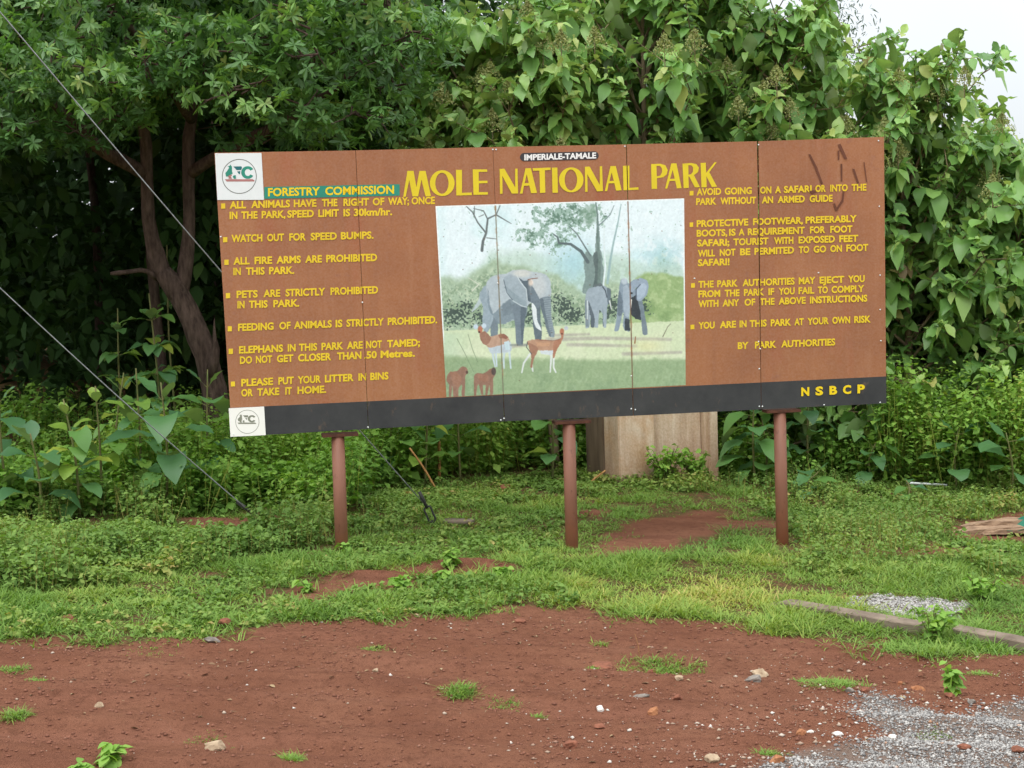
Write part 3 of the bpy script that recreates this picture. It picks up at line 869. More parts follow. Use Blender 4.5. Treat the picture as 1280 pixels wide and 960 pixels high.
    for cx, cy, rx, ry in ((210, 680, 75, 60), (320, 690, 60, 45), (620, 650, 60, 60), (660, 680, 60, 45), (500, 680, 60, 50), (800, 660, 50, 60), (930, 650, 32, 50), (250, 650, 40, 40)):
        dk = np.exp(-((X - cx) / rx) ** 2 - ((Y - cy) / ry) ** 2)
        mixin(sm(dk * .62 + nC * .62 + (nE - .5) * .5, .74, .84) * .9, rgb(58, 76, 70))
    # trunk of the tree and branches
    fill([(695, 600), (705, 540), (700, 470), (712, 440), (740, 460), (745, 400), (750, 330), (758, 330), (762, 420), (772, 470), (775, 530), (770, 600)], rgb(128, 150, 146), 4)
    fill([(735, 600), (742, 520), (735, 455), (752, 440), (758, 500), (755, 600)], rgb(92, 110, 108), 4)
    stroke([(758, 560), (760, 470), (752, 400), (752, 300), (745, 250)], 12, 4, rgb(110, 132, 126)); stroke([(790, 560), (800, 480), (812, 410), (830, 330), (842, 260)], 10, 3, rgb(156, 186, 186))
    stroke([(772, 590), (782, 500), (778, 430), (776, 330)], 7, 3, rgb(222, 238, 238)); stroke([(715, 480), (690, 440), (650, 412), (605, 408), (600, 385), (585, 375)], 13, 4, rgb(92, 108, 110))
    stroke([(725, 455), (700, 415), (672, 370), (645, 345)], 6, 3, rgb(106, 124, 124)); stroke([(752, 345), (775, 325), (800, 300), (815, 265)], 5, 2, rgb(120, 140, 140))
    # bare branch at the left
    g = rgb(104, 114, 114)
    stroke([(312, 436), (316, 400), (328, 370), (334, 315), (366, 300), (382, 262)], 11, 3, g); stroke([(326, 368), (296, 330), (276, 290), (248, 264)], 6, 3, g); stroke([(366, 300), (396, 318), (424, 334)], 5, 2, g)
    stroke([(334, 318), (318, 285), (280, 276)], 5, 2, g); stroke([(282, 300), (284, 264)], 4, 2, g); stroke([(318, 300), (300, 308)], 3, 2, g); stroke([(330, 388), (366, 392)], 3, 2, g)
    stroke([(275, 590), (300, 565), (260, 540)], 5, 2, rgb(206, 214, 196))
    # field
    hz = np.interp(X, [150, 1090], [742, 703]) + 8 * (nC - .5)
    mixin(sm(Y - hz, -2, 3), rgb(206, 220, 184)); mixin(sm(Y - hz, 0, 60) * sm(nA, .45, .7) * .5, rgb(220, 228, 198)); mixin(sm(Y - hz, 0, 20) * sm(X, 300, 160) * .5, rgb(178, 208, 180))
    fg = np.interp(X, [150, 400, 600, 760, 1090], [838, 850, 850, 855, 850]) + 16 * (nB - .5)
    mixin(sm(Y - fg, -14, 10), rgb(150, 174, 134)); mixin(sm(Y - fg, 0, 60) * sm(nA, .4, .7) * .6, rgb(132, 158, 122)); mixin(sm(Y - fg, 0, 60) * sm(nB, .55, .75) * .35, rgb(172, 192, 156))
    for p, w in (([(560, 775), (760, 770), (1030, 775)], 12), ([(640, 795), (900, 800)], 10), ([(850, 830), (1070, 824)], 10), ([(430, 800), (480, 796)], 12), ([(570, 760), (720, 755)], 8)):
        mixin(sm(dist(p, w / 2, w / 3), -6, 3) * (.35 + .4 * nB), rgb(160, 152, 150))
    mixin(np.exp(-((X - 940) / 60) ** 2 - ((Y - 800) / 25) ** 2) * .5, rgb(222, 216, 160))
    # large elephant
    l, md, dk = rgb(178, 192, 198), rgb(122, 140, 150), rgb(74, 90, 100)
    fill(k6([(650, 480), (660, 720), (690, 915), (755, 915), (760, 800), (745, 690), (740, 520)]), rgb(100, 116, 124), 2)
    fill(k6([(205, 870), (205, 720), (190, 560), (275, 560), (278, 870)]), rgb(118, 134, 142), 2)
    fill(k6([(90, 380), (72, 470), (0, 600), (15, 605), (110, 500)]), rgb(180, 196, 198), 2)
    fill(k6([(150, 320), (80, 430), (120, 560), (112, 700), (135, 850), (190, 800), (230, 690), (240, 560)]), rgb(152, 170, 180), 2)
    fill(k6([(155, 310), (200, 235), (270, 203), (370, 195), (440, 158), (500, 150), (580, 150), (650, 168), (780, 190), (830, 230), (855, 290), (858, 440), (740, 480), (650, 500), (600, 560), (560, 700), (450, 700), (340, 745), (260, 700), (220, 640), (170, 470)]), l, 2)
    fill(k6([(230, 640), (300, 560), (420, 470), (600, 540), (580, 680), (450, 690), (360, 740), (270, 735)]), md, 6, .8)
    fill(k6([(170, 350), (190, 500), (230, 640), (200, 620), (165, 480)]), md, 4, .8)
    fill(k6([(330, 540), (420, 470), (450, 620), (330, 660)]), rgb(110, 126, 134), 5, .55)
    fill(k6([(440, 520), (470, 740), (485, 962), (552, 962), (572, 740), (595, 540)]), rgb(116, 132, 142), 2)
    fill(k6([(530, 560), (540, 960), (552, 960), (572, 740), (592, 560)]), dk, 3, .5)
    fill(k6([(500, 230), (560, 270), (640, 260), (660, 330), (640, 500), (600, 470), (590, 360)]), dk, 2, .85)
    fill(k6([(345, 260), (360, 225), (420, 200), (490, 215), (530, 290), (590, 360), (602, 480), (596, 556), (540, 540), (440, 480), (380, 400)]), rgb(160, 176, 184), 2)
    fill(k6([(360, 330), (450, 400), (590, 500), (596, 556), (540, 540), (440, 480), (380, 400)]), rgb(142, 160, 168), 4, .8)
    stroke(k6([(490, 215), (530, 290), (590, 360), (602, 480)]), 3, 3, rgb(205, 218, 222)); stroke(k6([(440, 485), (540, 545), (596, 558)]), 3, 3, rgb(196, 210, 214)); stroke(k6([(345, 260), (380, 400), (440, 480)]), 2.5, 2.5, dk, .8)
    ellp(*k6([(545, 190)])[0], 34, 14, rgb(214, 216, 208), .8, .5); ellp(*k6([(720, 330)])[0], 30, 45, rgb(200, 206, 206), .7, .5)
    fill(k6([(650, 320), (735, 470), (735, 560), (680, 560), (640, 500)]), rgb(112, 128, 138), 2)
    fill(k6([(735, 470), (855, 440), (860, 600), (875, 720), (902, 840), (892, 886), (850, 880), (820, 820), (795, 720), (760, 600)]), rgb(140, 156, 164), 2)
    fill(k6([(735, 470), (775, 470), (800, 600), (830, 740), (865, 880), (850, 880), (820, 820), (795, 720), (760, 600)]), dk, 3, .55)
    for yy in range(455, 860, 24): stroke(k6([(750 + (yy - 455) * .17, yy + 6), (855 + (yy - 455) * .05, yy - 6)]), 2.2, 2.2, rgb(104, 120, 128), .7)
    fill(k6([(650, 510), (700, 570), (712, 700), (757, 800), (750, 814), (700, 780), (665, 690)]), rgb(222, 232, 234), 1)
    stroke(k6([(610, 258), (650, 248), (715, 240)]), 3, 2, rgb(110, 60, 40)); ellp(*k6([(640, 290)])[0], 9, 12, rgb(236, 218, 200), .8, .5)
    # two smaller elephants
    fill(k7([(100, 470), (110, 400), (140, 355), (200, 335), (300, 325), (345, 350), (375, 400), (370, 480), (340, 560), (330, 770), (292, 770), (290, 640), (250, 590), (240, 775), (200, 775), (165, 770), (160, 640), (145, 770), (100, 775)]), rgb(158, 174, 184), 2)
    fill(k7([(135, 490), (165, 560), (200, 660), (198, 772), (160, 770), (160, 650), (145, 640)]), rgb(84, 98, 106), 2, .9); fill(k7([(98, 480), (120, 480), (140, 770), (100, 772)]), rgb(120, 136, 144), 2, .8)
    stroke(k7([(122, 490), (124, 690)]), 4, 3, rgb(214, 226, 228)); fill(k7([(290, 560), (300, 770), (290, 770)]), dk, 2, .7)
    fill(k7([(335, 350), (380, 370), (380, 440), (360, 520), (345, 520)]), rgb(96, 112, 122), 2, .9); stroke(k7([(290, 335), (320, 380), (335, 450)]), 4, 3, rgb(70, 82, 92)); fill(k7([(195, 335), (210, 300), (260, 295), (290, 325)]), rgb(96, 110, 112), 3)
    stroke(k7([(365, 490), (385, 580)]), 5, 3, rgb(220, 228, 226))
    fill(k7([(580, 430), (690, 450), (740, 620), (700, 700), (600, 640)]), rgb(52, 62, 68), 3)
    fill(k7([(485, 270), (510, 248), (550, 260), (570, 300), (640, 260), (650, 420), (600, 460), (590, 560), (580, 640), (585, 815), (530, 812), (510, 760), (520, 620), (500, 640), (465, 810), (420, 810), (445, 640), (455, 460)]), rgb(138, 156, 170), 2)
    fill(k7([(470, 380), (500, 430), (510, 600), (480, 660), (455, 640), (455, 460)]), rgb(96, 112, 124), 3, .8); fill(k7([(530, 680), (585, 690), (588, 815), (528, 812)]), rgb(58, 70, 76), 2)
    fill(k7([(515, 340), (560, 320), (590, 420), (580, 660), (530, 640), (512, 480)]), rgb(166, 182, 194), 2, .9); ellp(*k7([(525, 275)])[0], 12, 12, rgb(190, 204, 212), .9, .4)
    fill(k7([(670, 470), (720, 480), (760, 700), (780, 850), (725, 850), (705, 640)]), rgb(118, 134, 144), 2)
    fill(k7([(590, 320), (640, 260), (710, 240), (770, 265), (790, 320), (770, 420), (710, 490), (660, 480), (650, 380), (660, 340), (610, 400)]), rgb(150, 168, 184), 2)
    fill(k7([(662, 350), (740, 300), (770, 330), (750, 420), (690, 470), (662, 460)]), rgb(172, 190, 206), 3, .9); stroke(k7([(655, 470), (655, 360), (700, 310)]), 4, 3, rgb(78, 92, 108)); stroke(k7([(600, 480), (595, 560)]), 6, 4, rgb(232, 236, 228))
    ellp(*k7([(605, 405)])[0], 4, 4, rgb(40, 46, 50)); stroke(k7([(945, 880), (1000, 770), (1030, 740)]), 2.5, 1.5, rgb(110, 106, 88)); stroke(k7([(640, 950), (648, 880)]), 4, 2, rgb(140, 74, 40))
    # antelopes
    tan, pale = rgb(186, 154, 132), rgb(196, 214, 220)
    for a in ([(535, 430), (545, 520), (560, 590)], [(565, 430), (575, 590)], [(650, 420), (636, 520), (640, 605)], [(680, 390), (690, 500), (700, 606)]): stroke(kd(a), 9, 5, pale)
    fill(kd([(500, 400), (690, 365), (705, 450), (650, 470), (560, 475), (520, 470)]), rgb(190, 204, 212), 2); fill(kd([(465, 350), (520, 325), (620, 300), (670, 322), (690, 370), (640, 390), (520, 425), (480, 400)]), tan, 2)
    fill(kd([(590, 312), (640, 300), (675, 328), (660, 345), (600, 335)]), rgb(148, 104, 86), 2); fill(kd([(425, 300), (470, 278), (525, 335), (500, 390), (468, 402), (430, 355)]), rgb(156, 118, 98), 2)
    fill(kd([(640, 375), (680, 360), (690, 440), (650, 440)]), rgb(200, 222, 228), 2)
    ellp(*kd([(388, 238)])[0], 9, 10, rgb(196, 214, 226)); ellp(*kd([(462, 230)])[0], 9, 10, rgb(196, 214, 226)); ellp(*kd([(428, 262)])[0], 9, 14, rgb(180, 116, 92)); ellp(*kd([(420, 285)])[0], 4, 4, rgb(80, 50, 44)); stroke(kd([(415, 232), (390, 195)]), 2, 1.5, rgb(140, 150, 160)); stroke(kd([(435, 232), (425, 205)]), 2, 1.5, rgb(140, 150, 160))
    for a in ([(870, 480), (815, 560), (798, 645)], [(885, 570), (896, 632)], [(1062, 470), (1050, 640)], [(1082, 450), (1080, 600), (1100, 642)]): stroke(kd(a), 8, 5, rgb(218, 226, 222))
    fill(kd([(950, 440), (1085, 435), (1065, 492), (970, 480)]), rgb(206, 216, 220), 2); fill(kd([(850, 365), (920, 350), (1070, 360), (1125, 372), (1090, 440), (960, 450), (890, 430), (850, 395)]), rgb(184, 146, 120), 2)
    fill(kd([(855, 380), (945, 430), (905, 520), (890, 600), (874, 590), (882, 500)]), rgb(160, 120, 98), 2); fill(kd([(1085, 370), (1148, 335), (1145, 270), (1172, 265), (1165, 345), (1112, 440), (1085, 520), (1072, 500)]), rgb(172, 124, 98), 2)
    fill(kd([(920, 370), (1050, 380), (1040, 410), (930, 410)]), rgb(204, 160, 126), 4, .7); stroke(kd([(848, 375), (840, 420), (885, 480)]), 3, 2, rgb(70, 80, 82)); stroke(kd([(930, 354), (1070, 362), (1130, 350)]), 2.5, 2, rgb(130, 84, 66), .8)
    ellp(*kd([(1154, 282)])[0], 8, 13, rgb(182, 122, 94)); ellp(*kd([(1192, 250)])[0], 8, 8, rgb(190, 200, 206)); ellp(*kd([(1155, 300)])[0], 3, 3, rgb(70, 48, 44))
    stroke(kd([(700, 400), (830, 400)]), 8, 8, rgb(120, 132, 128), .5); stroke(kd([(220, 340), (290, 470), (370, 640)]), 1.5, 1.5, rgb(120, 140, 110)); stroke(kd([(320, 305), (360, 440), (405, 550)]), 1.5, 1.5, rgb(120, 140, 110))
    # baboons
    bb = rgb(146, 112, 94)
    fill(kd([(130, 680), (160, 640), (220, 630), (270, 590), (305, 600), (318, 640), (295, 680), (290, 850), (265, 850), (265, 750), (235, 790), (235, 856), (190, 856), (180, 760), (170, 856), (150, 856), (150, 750), (130, 720)]), bb, 2)
    fill(kd([(372, 680), (400, 650), (460, 650), (520, 610), (560, 610), (565, 660), (545, 700), (540, 838), (515, 838), (510, 750), (490, 842), (475, 842), (475, 760), (450, 760), (455, 838), (435, 838), (415, 750), (400, 770), (395, 842), (375, 842)]), bb, 2)
    fill(kd([(160, 640), (220, 640), (260, 700), (230, 780), (190, 740)]), rgb(164, 120, 96), 4, .6); fill(kd([(400, 660), (500, 660), (500, 720), (420, 720)]), rgb(162, 118, 96), 4, .6); ellp(*kd([(548, 634)])[0], 9, 15, rgb(88, 76, 72)); ellp(*kd([(310, 642)])[0], 5, 6, rgb(96, 72, 64))
    # joints between the panels with rust, border, grime
    for i, cc in ((2, rgb(120, 116, 96)), (3, rgb(112, 78, 58))):
        (x0, y0), (x1, y1) = SEAM_T[i], SEAM_B[i]
        sx = x0 + (x1 - x0) * (py - y0) / (y1 - y0)
        mixin((1 - sm(np.abs(px - sx), .35, .9)) * .95, cc); mixin((1 - sm(np.abs(px - sx), .5, 2.2)) * sm(nB, .5, .8) * .5, rgb(176, 120, 76))
    e = np.minimum(np.minimum(s, 1 - s) * 310, t * 240)
    mixin((1 - sm(e, 1.0, 2.0)) * sm(.75 - t, 0, .1), rgb(240, 248, 246))
    rs = np.random.default_rng(8)
    for _ in range(26): ellp(rs.uniform(150, 1080), rs.uniform(260, 940), 2, 2, rgb(110, 84, 66), .8)
    K = C.copy()                            # brush softness
    for ax in (0, 1): K = (np.roll(K, 1, ax) + 2 * K + np.roll(K, -1, ax)) / 4
    C[:] = .62 * C + .38 * K
    C[:] += (nE[..., None] - .5) * 10 + (nC[..., None] - .5) * 16 + (vnoise(X + .3 * Y, Y * .25, 7, 61)[..., None] - .5) * 8
    c = np.clip(C, 0, 255) / 255
    lin = np.where(c <= .04045, c / 12.92, ((c + .055) / 1.055) ** 2.4) * 1.0
    # board coordinates of every grid point (bilinear in the picture's own corners, straight lines stay straight)
    d = (px[..., None] - 640) / FPX * CA + (480 - py[..., None]) / FPX * CB + CC
    tt = (SN @ (SO - CAMP)) / (d @ SN)
    P = CAMP + d * tt[..., None] + SN * .0034
    I = np.arange(NW * NH).reshape(NH, NW)
    F = np.stack([I[:-1, :-1], I[1:, :-1], I[1:, 1:], I[:-1, 1:]], -1).reshape(-1, 4)
    m, t_, bs = mat('mural_paint')
    t_.links.new(attr(t_, 'paint', 'Color'), bs.inputs['Base Color']); bs.inputs['Roughness'].default_value = .5
    build('mural', P.reshape(-1, 3), F, m, sign, col=lin.reshape(-1, 3))


mural()

# ------------------------------------------------------------------ concrete gate pier behind the sign
def concrete_mat():
    m, t, bs = mat('stained_concrete')
    st = noise(t, 7, 5, .65, (1, 1, .12)); n1 = noise(t, 2.2, 5, .6); n2 = noise(t, 40, 4)
    c = ramp(t, [(.3, srgb(178, 150, 122)), (.5, srgb(214, 188, 158)), (.72, srgb(240, 224, 200))], st)
    c = mixc(t, thresh(t, n1, .5, .72), c, srgb(204, 160, 116))
    g = t.nodes.new('ShaderNodeNewGeometry'); s = t.nodes.new('ShaderNodeSeparateXYZ'); t.links.new(g.outputs['Position'], s.inputs[0])
    ad = t.nodes.new('ShaderNodeMath'); ad.operation = 'MULTIPLY_ADD'; t.links.new(n1, ad.inputs[0]); ad.inputs[1].default_value = .9; t.links.new(s.outputs['Z'], ad.inputs[2])
    low = thresh(t, ad.outputs[0], 1.15, .35)
    c = mixc(t, mixc(t, .6, (0, 0, 0), low), c, srgb(158, 100, 68))
    c = mixc(t, .12, c, ramp(t, [(.35, (.05, .04, .03)), (.65, (.8, .75, .7))], n2))
    t.links.new(c, bs.inputs['Base Color']); bs.inputs['Roughness'].default_value = .9; bump(t, bs, n2, .4, .01)
    return m


M['concrete'] = concrete_mat()
M['rib_dark'] = plain('dark_concrete', srgb(84, 70, 56), srgb(132, 112, 92), 9, .95, .4, .01, (1, 1, .15))  # darker, streaked concrete tone for the rib on the pier's left side
pc = G(775, 606)
TH = math.radians(-25)                # the wall runs back to the right: its left end faces the camera too
ux = np.array([math.cos(-TH), math.sin(-TH), 0]); uy = np.array([-math.sin(-TH), math.cos(-TH), 0])
pier = empty('gate_pier', (pc[0], pc[1], pc[2]), 'stained concrete gate pier with recessed face standing behind the notice board', 'pier')


def pbox(name, u0, u1, v0, v1, z0, z1, m):
    c = pc + ux * (u0 + u1) / 2 + uy * (v0 + v1) / 2
    V, F = box((c[0], c[1], pc[2] + (z0 + z1) / 2), (u1 - u0, v1 - v0, z1 - z0), -TH)
    bm = bmesh.new(); vs = [bm.verts.new(v) for v in V]
    for f in F: bm.faces.new([vs[i] for i in f])
    bmesh.ops.bevel(bm, geom=bm.edges[:], offset=.012, segments=2, affect='EDGES')
    bm.transform(Matrix.Translation(-Vector(wloc(pier))))
    me = bpy.data.meshes.new(name); bm.to_mesh(me); bm.free()
    return link(name, me, pier, m)


pbox('pier_block', 0, .475, 0, .36, -.2, 2.3, M['concrete'])
pbox('side_rib', -.012, .40, .362, .80, -.2, 2.28, M['rib_dark'])
pbox('recessed_wall', .477, 1.19, .13, .42, -.2, 2.2, M['concrete'])
pbox('edge_pilaster', 1.192, 1.32, -.04, .42, -.2, 2.3, M['concrete'])
pbox('coping', -.05, 1.37, -.09, .85, 2.302, 2.40, M['concrete'])

# ------------------------------------------------------------------ kerb
def kerb():
    o_b = None
    M['kerb'] = plain('kerb_concrete', srgb(100, 86, 74), srgb(142, 126, 110), 6, .95, .5, .01)
    runs = [((958, 748), (1148, 779)), ((1190, 785), (1520, 846))]
    V, F, n = [], [], 0
    r = np.random.default_rng(3)
    for a, b in runs:
        A, B = G(a[0], a[1] + 12), G(b[0], b[1] + 14)
        d = unit(B - A); q = np.array([-d[1], d[0], 0])
        N = 48
        sec = [(0, -.25), (0.002, .06), (.01, .067), (.13, .07), (.14, .062), (.145, -.25)]
        for i in range(N):
            p = A + (B - A) * i / (N - 1)
            for w, h in sec:
                V.append(p + q * (w + r.normal(0, .0012)) + np.array([0, 0, h + (r.normal(0, .0015) - .05 * (1 - min(1, i / 6)) * (a[0] < 1000)) * (h > 0)]))
        for i in range(N - 1):
            for j in range(5): F.append((n + i * 6 + j, n + i * 6 + j + 1, n + (i + 1) * 6 + j + 1, n + (i + 1) * 6 + j))
        F.append(tuple(n + j for j in range(6))); F.append(tuple(n + (N - 1) * 6 + 5 - j for j in range(6))); n += 6 * N
    o = build('kerb', V, [f[::-1] for f in F], M['kerb'], smooth=False)
    tag(o, 'broken low concrete kerb edging the grass at the right', 'kerb', kind='structure')


kerb()

# ------------------------------------------------------------------ guy wires
def guy(pa, pb_, anchor, Ya, label, hook):
    """cable coming down from upper left to an anchor in the grass"""
    A = G(*anchor); A[2] = gz(A[0], A[1])
    top = at(pa[0], pa[1], Ya)
    end = at(pb_[0], pb_[1], A[1])
    root = empty('guy_wire', A, label, 'cable', 'guy wires running down to the grass')
    d = (top - end)
    P = np.array([end + d * s + np.array([0, 0, -.03 * math.sin(math.pi * s)]) for s in np.linspace(0, 1.6, 24)])
    V, F = tube(P, .006, 6); build('cable', V, F, M['metal'], root)
    u = unit(A + np.array([0, 0, .02]) - end)
    V, F = tube([A + u * .3, A, end - u * .0], .009, 8)
    L_ = np.linalg.norm(end - A)
    side = unit(np.cross(u, np.array([0, 1.0, 0]))) * (.032 if hook else .022)
    s0, s1 = end, A + (end - A) * .15
    loop = [s0, s0 + (s1 - s0) * .12 + side, s0 + (s1 - s0) * .5 + side, s0 + (s1 - s0) * .88 + side, s1, s0 + (s1 - s0) * .88 - side, s0 + (s1 - s0) * .5 - side, s0 + (s1 - s0) * .12 - side, s0]
    V, F = tube(smooth_path(loop, 40), .0095, 8); build('turnbuckle', V, F, M['iron'], root)
    V, F = tube([s1 + (s0 - s1) * .12, s1, A - (s0 - A) * .6 - np.array([0, 0, .12])], .013, 8); build('anchor_rod', V, F, M['iron'], root)
    V, F = tube([s0 - u * .16, s0 - u * .08, s0 + u * .02], [.016, .02, .014], 8); build('clamp', V, F, M['iron'], root)


guy((0, 15), (533, 633), (543, 656), 14.2, 'steel guy wire passing behind the board to a looped anchor beside the left post', True)
guy((0, 360), (313, 640), (338, 662), 14.4, 'lower steel guy wire crossing the weeds to a clamp left of the board', False)

# ------------------------------------------------------------------ trees
def tree_root(name, x, y, label, cat='tree', group=None):
    return empty(name, (x, y, float(gz(x, y))), label, cat, group)


def teak(x, y, h, R, seed, label, nbr=30, low=.12, lean=(0, 0), flowers=6, leafL=(.19, .34), group='broad leaved trees behind the notice board', hue0=0.0):
    r = np.random.default_rng(seed)
    root = tree_root('teak_tree', x, y, label, 'tree', group)
    z0 = float(gz(x, y))
    trunk = np.array([[x, y, z0 - .2], [x + .06 * r.normal(), y, z0 + .35 * h], [x + lean[0] * .5 + .08 * r.normal(), y + lean[1] * .5, z0 + .65 * h], [x + lean[0], y + lean[1], z0 + .97 * h]])
    tp = smooth_path(trunk, 14)
    V, F = tube(tp, np.linspace(.07, .014, 14) * (h / 5.5), 8); build('trunk', V, F, M['bark_pale'], root)
    br = Acc(); lf = Acc(); fl = Acc()
    shoots = []
    for i in range(nbr):
        t = low + (1 - low) * ((i + r.random()) / nbr)
        k = t * 13; p0 = tp[int(k)] * (1 - k % 1) + tp[min(13, int(k) + 1)] * (k % 1)
        az = i * 2.4 + r.normal(0, .4)
        ln = R * (.55 + .65 * math.sin(math.pi * (0.18 + .72 * t))) * r.uniform(.6, 1.15) * (1 if t < .9 else .6)
        el = math.radians(r.uniform(12, 35) + 35 * t)
        d = np.array([math.cos(az) * math.cos(el), math.sin(az) * math.cos(el), math.sin(el)])
        P = np.array([p0 + d * ln * s + np.array([0, 0, .12 * ln * s * s]) + r.normal(0, .03, 3) * s for s in np.linspace(0, 1, 5)])
        V, F = tube(P, np.linspace(.022, .007, 5), 5, False); br.add(V, F)
        shoots.append((P[1], P[-1]))
        for j in range(6):
            s0 = P[1 + j % 4] if j < 5 else P[-1]
            a2 = az + r.normal(0, 1.1); e2 = math.radians(r.uniform(-5, 70))
            dd = np.array([math.cos(a2) * math.cos(e2), math.sin(a2) * math.cos(e2), math.sin(e2)]) * r.uniform(.35, .75)
            shoots.append((s0, s0 + dd))
    for (a, b) in shoots:
        ln = np.linalg.norm(b - a); n = max(3, int(ln / .08)); d = unit(b - a)
        V, F = tube([a, (a + b) / 2 + r.normal(0, .02, 3), b], [.007, .006, .004], 4, False); br.add(V, F)
        ph = r.uniform(0, 6.28); hue = hue0 + r.normal(0, .1)
        ref = unit(np.cross(d, np.array([0, 0, 1.0]) + .01)); rf2 = np.cross(d, ref)
        for i in range(n):
            s = .25 + .75 * (i + 1) / n; c = a + (b - a) * s
            for q in (0, math.pi):
                an = ph + q + i * math.pi / 2
                o = ref * math.cos(an) + rf2 * math.sin(an)
                D = o * .95 + d * .35 + np.array([0, 0, r.uniform(-.55, .55)]) + r.normal(0, .28, 3)
                Nn = np.array([0, 0, 1.0]) + d * .5 + r.normal(0, .5, 3)
                L_ = r.uniform(*leafL) * (1.0 if s < .85 else .6) * r.choice([1, 1, .8, .62])
                tn = np.clip(.42 + hue + r.normal(0, .2) + (.28 if s > .85 else 0), 0, .94)
                if r.random() < .02: tn = r.uniform(.93, 1)
                lf.add(*_leaf1(c, D, Nn, L_, L_ * r.uniform(.5, .74), r.uniform(-.05, .8) , r), tn)
    zm = max(q[1][2] for q in shoots) - z0
    sc_ = sorted([q for q in shoots if .58 < (q[1][2] - z0) / zm < .86], key=lambda q: q[1][1])
    for i in range(flowers):
        a, b = sc_[(i * 2) % len(sc_)]
        c = b + np.array([0, 0, .1])
        n = 420
        hgt = r.random(n) ** .7
        ang = r.uniform(0, 6.28, n); rad = .20 * (1.05 - hgt) * np.sqrt(r.random(n))
        P = c + np.stack([np.cos(ang) * rad, np.sin(ang) * rad, hgt * .26], -1)
        add_leaves(fl, P, r.normal(0, 1, (n, 3)), r.normal(0, 1, (n, 3)), r.uniform(.016, .034, n), .018, r.random(n), prof='small', droop=0)
        V, F = tube([c - [0, 0, .12], c + [0, 0, .3]], [.006, .002], 4, False); br.add(V, F)
    br.build('branches', M['bark_pale'], root); lf.build('crown', M['teak'], root)
    if flowers: fl.build('flower_panicles', M['flower'], root)
    return root


def _leaf1(c, D, N, L_, Wd, dr, r):
    V, F, m = leaves(c[None], D[None], N[None], L_, Wd, prof='teak', droop=dr, fold=r.uniform(.05, .5), wave=.2, rng=r)
    return V, F


# right hand group (front row, then behind), heights chosen from the skyline
teak(3.35, 20.0, 5.5, 1.35, 1, 'tall broad leaved tree with cream flower heads above the right end of the board', 44, .06, flowers=12)
teak(5.05, 20.3, 4.75, 1.3, 2, 'broad leaved tree at the right edge below the white sky', 44, .05, flowers=11)
teak(6.7, 20.6, 3.7, 1.2, 3, 'shortest broad leaved tree, half outside the right edge', 34, .05, flowers=4)
teak(1.75, 20.0, 6.2, 1.4, 4, 'broad leaved tree with a pale upright stem showing above the middle of the board', 34, .3, flowers=2)
teak(.5, 19.4, 5.1, 1.15, 5, 'bright yellow green broad leaved tree touching the dark tree above the board', 34, .3, flowers=8, hue0=.18)
teak(-.45, 20.0, 5.0, .95, 6, 'broad leaved tree partly hidden by the dark tree crown', 28, .35, flowers=6, hue0=.14)
teak(2.7, 21.6, 6.3, 1.4, 7, 'tall broad leaved tree in the second row above the painted title', 30, .3, flowers=3)
teak(4.2, 22.0, 4.9, 1.2, 8, 'broad leaved tree in the second row showing against the sky', 28, .25, flowers=4)
teak(1.1, 22.3, 6.6, 1.3, 9, 'second row broad leaved tree reaching the top edge left of the pale stem', 26, .35, flowers=2)
teak(6.0, 22.4, 3.8, 1.2, 12, 'broad leaved tree in the back row near the right edge', 26, .2, flowers=3)


def rosettes(lf, C, r, nl, Lr, Wr, tint0, prof='obov'):
    """whorls of leaves round twig ends C"""
    n = len(C)
    ax = unit(r.normal(0, .6, (n, 3)) + np.array([0, -.25, .55]))
    P = np.repeat(C, nl, 0); A = np.repeat(ax, nl, 0)
    o = unit(np.cross(A, r.normal(0, 1, A.shape)))
    D = o + A * r.uniform(-.25, .7, (len(P), 1)) + np.array([0, 0, -.15])
    tn = np.clip(np.repeat(np.clip(tint0 + r.normal(0, .13, n), 0, .98), nl) + r.normal(0, .08, len(P)), 0, 1)
    add_leaves(lf, P, D, A + r.normal(0, .25, A.shape), r.uniform(*Lr, len(P)), r.uniform(*Wr, len(P)), tn, prof=prof, droop=.12, fold=.15)


